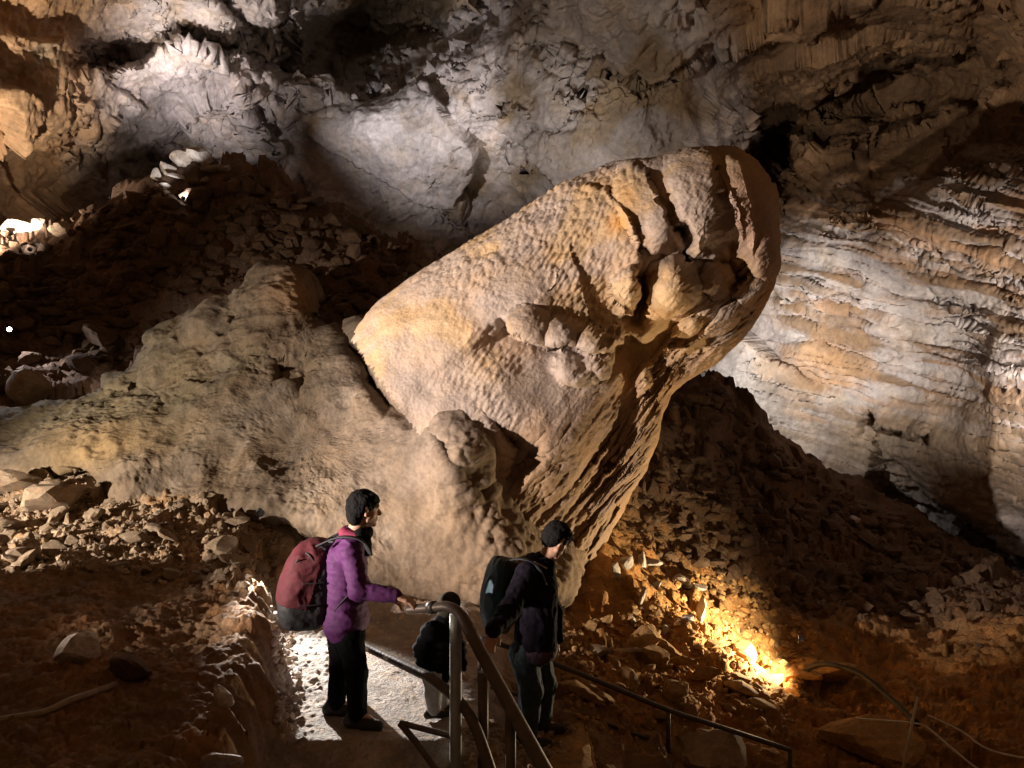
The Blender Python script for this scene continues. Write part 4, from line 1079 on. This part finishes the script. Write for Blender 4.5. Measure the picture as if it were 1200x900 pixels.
coll = [('c', T(nb + np.array([-.03, -.05, .04])), T(nb + np.array([.05, -.07, .01])), .035, .04), ('c', T(nb + np.array([-.03, .05, .04])), T(nb + np.array([.05, .06, .01])), .035, .04), ('c', T(nb + np.array([-.05, -.04, .045])), T(nb + np.array([-.05, .04, .045])), .032, .032)]
scarf = [('c', T(nb + np.array([.07, -.06, .03])), T(nb + np.array([.10, .03, .03])), .04, .045), ('c', T(nb + np.array([.10, -.05, -.01])), T(nb + np.array([.11, -.03, -.09])), .042, .034)]
cuff = [('c', T(wrR - .035 * (wrR - elR) / np.linalg.norm(wrR - elR)), T(wrR + .01 * hd), .041, .036)]
root1 = person('person in a purple jacket and black trousers, one hand on the brown handrail', (-1.15, 5.42, fzp), body, [
    ('jacket', jack, .0075, .04, M_PURP, lambda p: .009 * ridged(p * np.array([7, 7, 19]) + np.array([0, 0, 4]) * p[:, :1], 2, gain=.35, seed=401) + .004 * fbm(p * 30, 2, seed=402)), ('trousers', trou, .009, .03, M_BLK, folds(.009, 14, 403)),
    ('hair', hairp, .004, .02, M_HAIR, lambda p: .010 * fbm(p * 20, 2, seed=404) + .0035 * ridged(p * np.array([80, 80, 45]), 2, gain=.6, seed=405)), ('collar', coll, .006, .02, M_COLLAR, None), ('scarf', scarf, .006, .02, M_BLK, folds(.006, 30, 407)), ('cuff', cuff, .006, .01, M_PURP, None),
    ('shoe', shoe_prims(anR, -.25, zf=fzp), .007, .02, M_SHOE, lambda p: .003 * ridged(p * 60, 1, seed=409)), ('shoe', shoe_prims(anL, -.1, zf=fzp), .007, .02, M_SHOE, lambda p: .003 * ridged(p * 60, 1, seed=411))])

# backpack of the walker in purple
def backpack(loc, label, parts):
    root = put('backpack', None, None, loc=loc, label=label, cat='backpack')
    made = {}
    under = {'zip': 'main_body', 'seam': 'main_body', 'compression_strap': 'main_body', 'grab_loop': 'lid', 'buckle': 'shoulder_strap', 'logo_patch': 'side_panel', 'piping': 'side_panel'}
    for nm, me, mat in parts:
        o = part(nm, me, mat, root); made.setdefault(nm, o)
        if nm in under and under[nm] in made: o.parent = made[under[nm]]
    return root
Rb = rot3(math.radians(14), .16)            # x forward (toward the back of the wearer), tilted
bcen = D(362, 684, 5.40); bf, bl_, bu = Rb
bq = lambda a, b, c: T(bcen + a * bf + b * bl_ + c * bu)
pk = [('b', bq(0, 0, -.02), (.155, .165, .27), Rb, .03), ('e', bq(-.07, 0, -.06), (.13, .15, .23), Rb, .06), ('e', bq(.02, 0, .2), (.12, .14, .12), Rb, .05)]
loc_ = lambda p: ((p - bcen) @ Rb.T)
seamz = lambda p: loc_(p)[:, 2]
side = lambda p: loc_(p)[:, 0]
fold_b = lambda p: .008 * ridged(p * 9, 2, seed=421)
m1 = sdf_mesh('main_body', pk, .008, k=.05, disp=fold_b, cut=lambda p: np.maximum(np.maximum(-(seamz(p) + .115 + .02), side(p) - .035 - .12 * (seamz(p) + .05)), -1))
m2 = sdf_mesh('base_panel', pk, .008, k=.05, disp=lambda p: fold_b(p) - .002, cut=lambda p: np.maximum(seamz(p) + .13, -1))
m3 = sdf_mesh('back_panel', pk, .008, k=.05, disp=lambda p: fold_b(p) - .004, cut=lambda p: np.maximum(-(side(p) - .03 - .12 * (seamz(p) + .05)), -(seamz(p) + .14)))
lid = sdf_mesh('lid', [('e', bq(.05, 0, .27), (.085, .12, .05), Rb, .03)], .008, k=.03, disp=folds(.005, 20, 423))
stR = tube_mesh('shoulder_strap', [T(D(372, 640, 5.27)), T(D(390, 632, 5.22)), T(D(406, 629, 5.17)), T(D(425, 634, 5.16)), T(D(434, 650, 5.2))], .026, flat=.35, res=30)
stL = tube_mesh('shoulder_strap', [T(D(372, 640, 5.5)), T(D(392, 628, 5.52)), T(D(404, 625, 5.54)), T(D(420, 628, 5.55)), T(D(428, 650, 5.56))], .026, flat=.35, res=30)
hb = tube_mesh('hip_strap', [T(D(392, 716, 5.25)), T(D(402, 704, 5.235)), T(D(414, 692, 5.25))], .011, flat=.5, res=16)
zipp = tube_mesh('zip', [bq(.03, -.165, .17), bq(-.04, -.15, .235), bq(-.10, -.05, .225), bq(-.11, .05, .22), bq(-.05, .15, .22)], .006, res=30)
buck = sdf_mesh('buckle', [('b', tuple(D(388, 634, 5.215)), (.02, .006, .013), np.eye(3), .004)], .004, k=.004)
comp = tube_mesh('compression_strap', [bq(.10, -.172, .06), bq(.03, -.182, .05), bq(-.05, -.176, .04)], .009, flat=.4, res=16)
comp2 = tube_mesh('compression_strap', [bq(.10, -.172, -.09), bq(.03, -.184, -.10), bq(-.05, -.18, -.11)], .009, flat=.4, res=16)
loopp = tube_mesh('grab_loop', [bq(.09, -.03, .285), bq(.10, -.02, .325), bq(.10, .02, .325), bq(.09, .03, .285)], .007, res=16)
seam = tube_mesh('seam', [bq(-.10, -.168, .20), bq(-.155, -.1, .06), bq(-.165, -.085, -.1), bq(-.165, -.08, -.13)], .004, res=20)
backpack(T(bcen - np.array([0, 0, .32])), 'dark red backpack with black base worn by the person in purple', [('main_body', m1, M_RED), ('base_panel', m2, M_PBLK), ('back_panel', m3, M_PBLK), ('lid', lid, M_PBLK), ('shoulder_strap', stR, M_PBLK), ('shoulder_strap', stL, M_PBLK), ('hip_strap', hb, M_PBLK), ('seam', seam, M_PBLK), ('zip', zipp, M_PBLK), ('buckle', buck, M_GREY), ('compression_strap', comp, M_PBLK), ('compression_strap', comp2, M_PBLK), ('grab_loop', loopp, M_PBLK)])

# ---- man in the dark jacket, stepping down
dm = 5.8
hc = D(652, 633, 5.78); nb = D(637, 660, dm); ch = D(628, 690, dm); pel = D(624, 757, dm)
Rh = rot3(math.radians(28), .75)
shR, shL = D(618, 674, 5.60), D(634, 672, 6.0)
elR, wrR = D(596, 716, 5.36), D(578, 738, 5.13)
elL, wrL = D(648, 718, 6.02), D(652, 748, 5.9)
fzm = CZ - (868 - 450) / F * 5.8
anR = np.array([D(618, 850, 5.7)[0], 5.70, fzm + .10]); anL = np.array([D(634, 850, 5.92)[0], 5.92, fzm + .10])
hipR, hipL = D(614, 766, 5.71), D(628, 764, 5.9)
knR = .5 * (hipR + anR) + np.array([.04, 0, .02]); knL = .5 * (hipL + anL) + np.array([.05, 0, .02])
hd = np.array([-.6, -.45, -.62]); hd /= np.linalg.norm(hd)
body = head_prims(hc, Rh) + ear_prims(hc, Rh) + [('c', T(hc + np.array([-.04, 0, -.05])), T(nb), .055, .062), ('c', T(nb), T(ch), .07, .11), ('c', T(ch), T(pel), .11, .11),
        ('c', T(shR), T(elR), .046, .037), ('c', T(elR), T(wrR), .037, .028), ('c', T(shL), T(elL), .046, .037), ('c', T(elL), T(wrL), .037, .028), ('c', T(ch), T(shR), .08, .05), ('c', T(ch), T(shL), .08, .05),
        ('c', T(hipR), T(knR), .08, .055), ('c', T(knR), T(anR), .052, .036), ('c', T(hipL), T(knL), .08, .055), ('c', T(knL), T(anL), .052, .036), ('c', T(pel), T(hipR), .12, .08), ('c', T(pel), T(hipL), .12, .08),
        ('c', T(anR), T(anR + np.array([.12, -.02, -.06])), .035, .03), ('c', T(anL), T(anL + np.array([.12, 0, -.06])), .035, .03)] \
        + hand_prims(wrR, (-.25, -.25, -.9), (0, -.6, -.3), curl=.7, thumb=-1) + hand_prims(wrL, (.1, 0, -1), (-1, 0, 0), curl=.5)
jack = [('c', T(nb + np.array([-.01, 0, -.01])), T(ch), .09, .15), ('c', T(ch + np.array([.01, -.06, 0])), T(pel + np.array([.02, -.05, .03])), .14, .15), ('c', T(ch + np.array([.01, .07, 0])), T(pel + np.array([.02, .07, .03])), .14, .15),
        ('c', T(ch), T(shR), .1, .08), ('c', T(ch), T(shL), .1, .08), ('c', T(shR), T(elR), .077, .064), ('c', T(elR), T(wrR), .062, .045), ('c', T(shL), T(elL), .077, .064), ('c', T(elL), T(wrL), .062, .045)]
hem = [('c', T(pel + np.array([.02, -.05, .02])), T(pel + np.array([.02, .06, .02])), .163, .163)]
hood = [('c', T(nb + np.array([-.075, -.07, .0])), T(nb + np.array([-.03, -.10, -.02])), .045, .04), ('c', T(nb + np.array([-.085, -.06, .01])), T(nb + np.array([-.085, .06, .01])), .05, .05), ('c', T(nb + np.array([-.075, .07, .0])), T(nb + np.array([-.03, .10, -.02])), .045, .04)]
trou = [('c', T(pel + np.array([0, -.05, 0])), T(hipR), .13, .10), ('c', T(pel + np.array([0, .05, 0])), T(hipL), .13, .10), ('c', T(hipR), T(knR), .098, .076), ('c', T(knR), T(anR), .076, .066), ('c', T(hipL), T(knL), .098, .076), ('c', T(knL), T(anL), .076, .066)]
f_, l_, u_ = Rh
hairp = [('e', T(hc - .02 * f_ + .045 * u_), (.106, .09, .092), Rh, .02), ('e', T(hc - .05 * f_ - .005 * u_), (.072, .082, .085), Rh, .03), ('e', T(hc + .035 * f_ + .082 * u_), (.05, .066, .032), Rh, .03)]
clothes = [('jacket', jack, .009, .04, M_NAVY, folds(.010, 15, 431)), ('hem', hem, .009, .03, M_PLUM, lambda p: folds(.008, 24, 433)(p) - .05 * np.clip(np.abs(p[:, 2] - pel[2] + .03) - .04, 0, 1) * 20),
    ('trousers', trou, .009, .03, M_JEAN, folds(.011, 14, 435)), ('hair', hairp, .004, .02, M_HAIR, lambda p: .009 * fbm(p * 20, 2, seed=436) + .003 * ridged(p * np.array([80, 80, 40]), 2, gain=.6, seed=437)), ('hood', hood, .008, .03, M_NAVY, folds(.006, 20, 439)),
    ('shoe', shoe_prims(anR, -.2, 1.05, zf=fzm), .007, .02, M_SHOE, None), ('shoe', shoe_prims(anL, .0, 1.05, zf=fzm), .007, .02, M_SHOE, None)]
root2 = person('man with short black hair in a dark jacket and teal jeans, looking down', (.15, 5.8, fzm), body, clothes)
part('sleeve_stripe', tube_mesh('sleeve_stripe', [T(shR + np.array([-.02, -.075, .02])), T(.5 * (shR + elR) + np.array([-.03, -.062, .0])), T(elR + np.array([-.04, -.045, .01])), T(.4 * elR + .6 * wrR + np.array([-.035, -.03, .02]))], .018, flat=.6, res=24), M_PLUM, root2)
part('hood_cord', tube_mesh('hood_cord', [T(nb + np.array([-.11, -.06, .04])), T(nb + np.array([-.06, -.125, .03])), T(nb + np.array([.02, -.13, -.01]))], .006, res=20), M_PALE, root2)
# step under the man
bm = bmesh.new()
for k, (x0, x1, zt) in enumerate(((.02, .52, fzm),)):
    bmesh.ops.create_cube(bm, size=1, matrix=Matrix.Translation(((x0 + x1) / 2 - .02, 5.75, zt - .15)) @ Matrix.Diagonal((x1 - x0 + .2, 1.1, .3, 1)))
bmesh.ops.bevel(bm, geom=bm.edges[:] , offset=.03, segments=3, affect='EDGES')
bmesh.ops.subdivide_edges(bm, edges=bm.edges[:], cuts=5, use_grid_fill=True)
me = bpy.data.meshes.new('stone_step'); bm.to_mesh(me); bm.free()
v = np.array([q.co[:] for q in me.vertices]); v2 = v + .02 * np.stack([fbm(v * 5, 3, seed=s) for s in (1, 2, 3)], 1); v2[:, 2] = np.minimum(v2[:, 2], fzm)
me.vertices.foreach_set('co', v2.astype(np.float32).ravel()); rebase(me, (.25, 5.75, fzm)); me.polygons.foreach_set('use_smooth', np.ones(len(me.polygons), bool))
put('stone_step', me, M_ROCK[3], loc=(.25, 5.75, fzm), label='worn brown stone step under the man in the dark jacket', cat='step')

Rb = rot3(math.radians(20), .12); bcen = D(588, 694, 5.78); bf, bl_, bu = Rb
bq = lambda a, b, c: T(bcen + a * bf + b * bl_ + c * bu)
pk = [('b', bq(0, 0, 0), (.10, .15, .25), Rb, .03), ('e', bq(-.05, 0, -.04), (.10, .14, .22), Rb, .05)]
m1 = sdf_mesh('main_body', pk, .008, k=.04, disp=folds(.006, 10, 441), cut=lambda p: ((p - bcen) @ Rb.T)[:, 0] + .045)
m2 = sdf_mesh('side_panel', pk, .008, k=.04, disp=folds(.004, 10, 443), cut=lambda p: -((p - bcen) @ Rb.T)[:, 0] - .05)
pocket = sdf_mesh('side_pocket', [('e', bq(-.0, -.14, -.17), (.06, .035, .10), Rb, .02)], .008)
pip = tube_mesh('piping', [bq(.06, -.155, .25), bq(.095, -.155, .1), bq(.10, -.155, -.05)], .008, res=20)
st = tube_mesh('shoulder_strap', [T(D(596, 657, 5.66)), T(D(612, 655, 5.55)), T(D(628, 662, 5.54)), T(D(638, 685, 5.6))], .024, flat=.35, res=24)
st2 = tube_mesh('shoulder_strap', [T(D(600, 657, 5.92)), T(D(616, 653, 5.96)), T(D(634, 658, 6.0)), T(D(642, 685, 6.02))], .024, flat=.35, res=24)
tg = sdf_mesh('logo_patch', [('b', bq(-.03, -.158, -.03), (.02, .006, .014), Rb, .004)], .004, k=.004)
backpack(T(bcen - np.array([0, 0, .27])), 'teal and black backpack with coral piping worn by the man', [('main_body', m1, M_TEAL), ('side_panel', m2, M_PBLK), ('side_pocket', pocket, M_GREY), ('piping', pip, M_PIPE), ('shoulder_strap', st, M_PBLK), ('shoulder_strap', st2, M_PBLK), ('logo_patch', tg, M_PALE)])

# ---- child behind the handrail
s = .68; dc = 5.5
fzc = fz(-.53, 5.5) + .012
hc = D(527, 713, dc); nb = D(521, 729, dc); ch = D(516, 748, dc); pel = D(511, 785, dc)
Rh = rot3(math.radians(60), .25)
shR, shL = D(505, 741, 5.42), D(528, 741, 5.6); elR, wrR = D(495, 760, 5.4), D(497, 786, 5.42); elL, wrL = D(536, 760, 5.62), D(540, 780, 5.55)
anR = np.array([D(508, 0, 5.44)[0], 5.44, fzc + .07]); anL = np.array([D(518, 0, 5.56)[0], 5.56, fzc + .07])
hipR, hipL = D(507, 792, 5.44), D(517, 792, 5.56); knR = .5 * (hipR + anR); knL = .5 * (hipL + anL)
body = head_prims(hc, Rh, .82) + ear_prims(hc, Rh, .82) + [('c', T(hc + np.array([-.02, 0, -.04])), T(nb), .04, .045), ('c', T(nb), T(ch), .055, .08), ('c', T(ch), T(pel), .085, .085), ('c', T(shR), T(elR), .03, .026), ('c', T(elR), T(wrR), .026, .02), ('c', T(shL), T(elL), .03, .026), ('c', T(elL), T(wrL), .026, .02),
        ('c', T(ch), T(shR), .05, .035), ('c', T(ch), T(shL), .05, .035), ('c', T(pel), T(hipR), .08, .055), ('c', T(pel), T(hipL), .08, .055), ('c', T(hipR), T(knR), .052, .036), ('c', T(knR), T(anR), .036, .026), ('c', T(hipL), T(knL), .052, .036), ('c', T(knL), T(anL), .036, .026), ('c', T(anR), T(anR + np.array([.07, .02, -.04])), .025, .022), ('c', T(anL), T(anL + np.array([.07, .02, -.04])), .025, .022)] \
        + hand_prims(wrR, (.1, 0, -1), (1, 0, 0), s=.7) + hand_prims(wrL, (.1, 0, -1), (1, 0, 0), s=.7)
jack = [('c', T(nb), T(ch), .065, .105), ('c', T(ch), T(pel), .11, .105), ('c', T(ch), T(shR), .075, .06), ('c', T(ch), T(shL), .075, .06), ('c', T(shR), T(elR), .058, .05), ('c', T(elR), T(wrR), .05, .036), ('c', T(shL), T(elL), .058, .05), ('c', T(elL), T(wrL), .05, .036)]
puff = lambda p: .012 * np.abs(np.sin((p[:, 2]) * 55)) + .006 * ridged(p * 18, 1, seed=451)
trou = [('c', T(pel), T(hipR), .085, .07), ('c', T(pel), T(hipL), .085, .07), ('c', T(hipR), T(knR), .068, .052), ('c', T(knR), T(anR), .052, .044), ('c', T(hipL), T(knL), .068, .052), ('c', T(knL), T(anL), .052, .044)]
f_, l_, u_ = Rh
capp = [('e', T(hc - .012 * f_ + .04 * u_), (.088, .078, .078), Rh, .02), ('e', T(hc - .045 * f_), (.056, .066, .066), Rh, .02)]
person('small child in a dark puffy jacket and olive hat behind the brown handrail', (-.53, 5.5, fzc), body, [
    ('jacket', jack, .008, .025, M_BLK, puff), ('trousers', trou, .008, .02, M_PALE, folds(.008, 20, 453)), ('hat', capp, .006, .02, M_CAP, None),
    ('shoe', shoe_prims(anR, .3, .7, zf=fzc), .006, .015, M_SHOE, None), ('shoe', shoe_prims(anL, .4, .7, zf=fzc), .006, .015, M_SHOE, None)])
# ------------------------------------------------------------------ lamps
M_BLACK = plain('black_enamel', (.02, .02, .02), rough=.4)
def lamp(name, loc, tgt, watts, colr, half, blend, rad, label):
    loc = (loc[0], loc[1], max(loc[2], float(floor_z(loc[0], loc[1])[0]) + .12))
    root = put(name, None, None, loc=loc, label=label, cat='floodlight', group='cave floodlights')
    if 'shining' in label: root.scale = (.9, .9, .9)
    d = (Vector(tgt) - Vector(loc)).normalized(); q = d.to_track_quat('-Z', 'Y')
    ld = bpy.data.lights.new('spot', 'SPOT'); ld.energy = watts; ld.color = colr; ld.spot_size = math.radians(2 * half); ld.spot_blend = blend; ld.shadow_soft_size = rad
    lo_ = bpy.data.objects.new('bulb', ld); COL.objects.link(lo_); lo_.parent = root; lo_.rotation_euler = q.to_euler()
    bm = bmesh.new()
    prof = [(.6 * r, .6 * q) for r, q in ((.03, .12), (.055, .11), (.06, .05), (.075, .01), (.072, .008), (.055, .05), (.03, .055))]
    n = 20; rings = []
    for r, zz in prof: rings.append([bm.verts.new((r * math.cos(2 * math.pi * k / n), r * math.sin(2 * math.pi * k / n), zz)) for k in range(n)])
    for a, b_ in zip(rings, rings[1:]):
        for k in range(n): bm.faces.new((a[k], a[(k + 1) % n], b_[(k + 1) % n], b_[k]))
    bm.faces.new(rings[0][::-1]); bm.faces.new(rings[-1])
    me = bpy.data.meshes.new('housing'); bm.to_mesh(me); bm.free()
    h_ = put('housing', me, M_BLACK, parent=root); h_.rotation_euler = q.to_euler()
    bm = bmesh.new(); bmesh.ops.create_circle(bm, cap_ends=True, segments=20, radius=.041, matrix=Matrix.Translation((0, 0, .012)))
    me = bpy.data.meshes.new('lens'); bm.to_mesh(me); bm.free()
    le = put('lens', me, M_LENS if 'shining' in label else M_GLASS, parent=h_); lo_.location = d * .004
    return root
M_LENS = plain('lit_lens', (.8, .8, .8), emit=((1, .97, .95), 60))
M_GLASS = plain('lamp_glass', (.05, .05, .05), rough=.15)
for L_ in LAMPS: lamp(*L_)
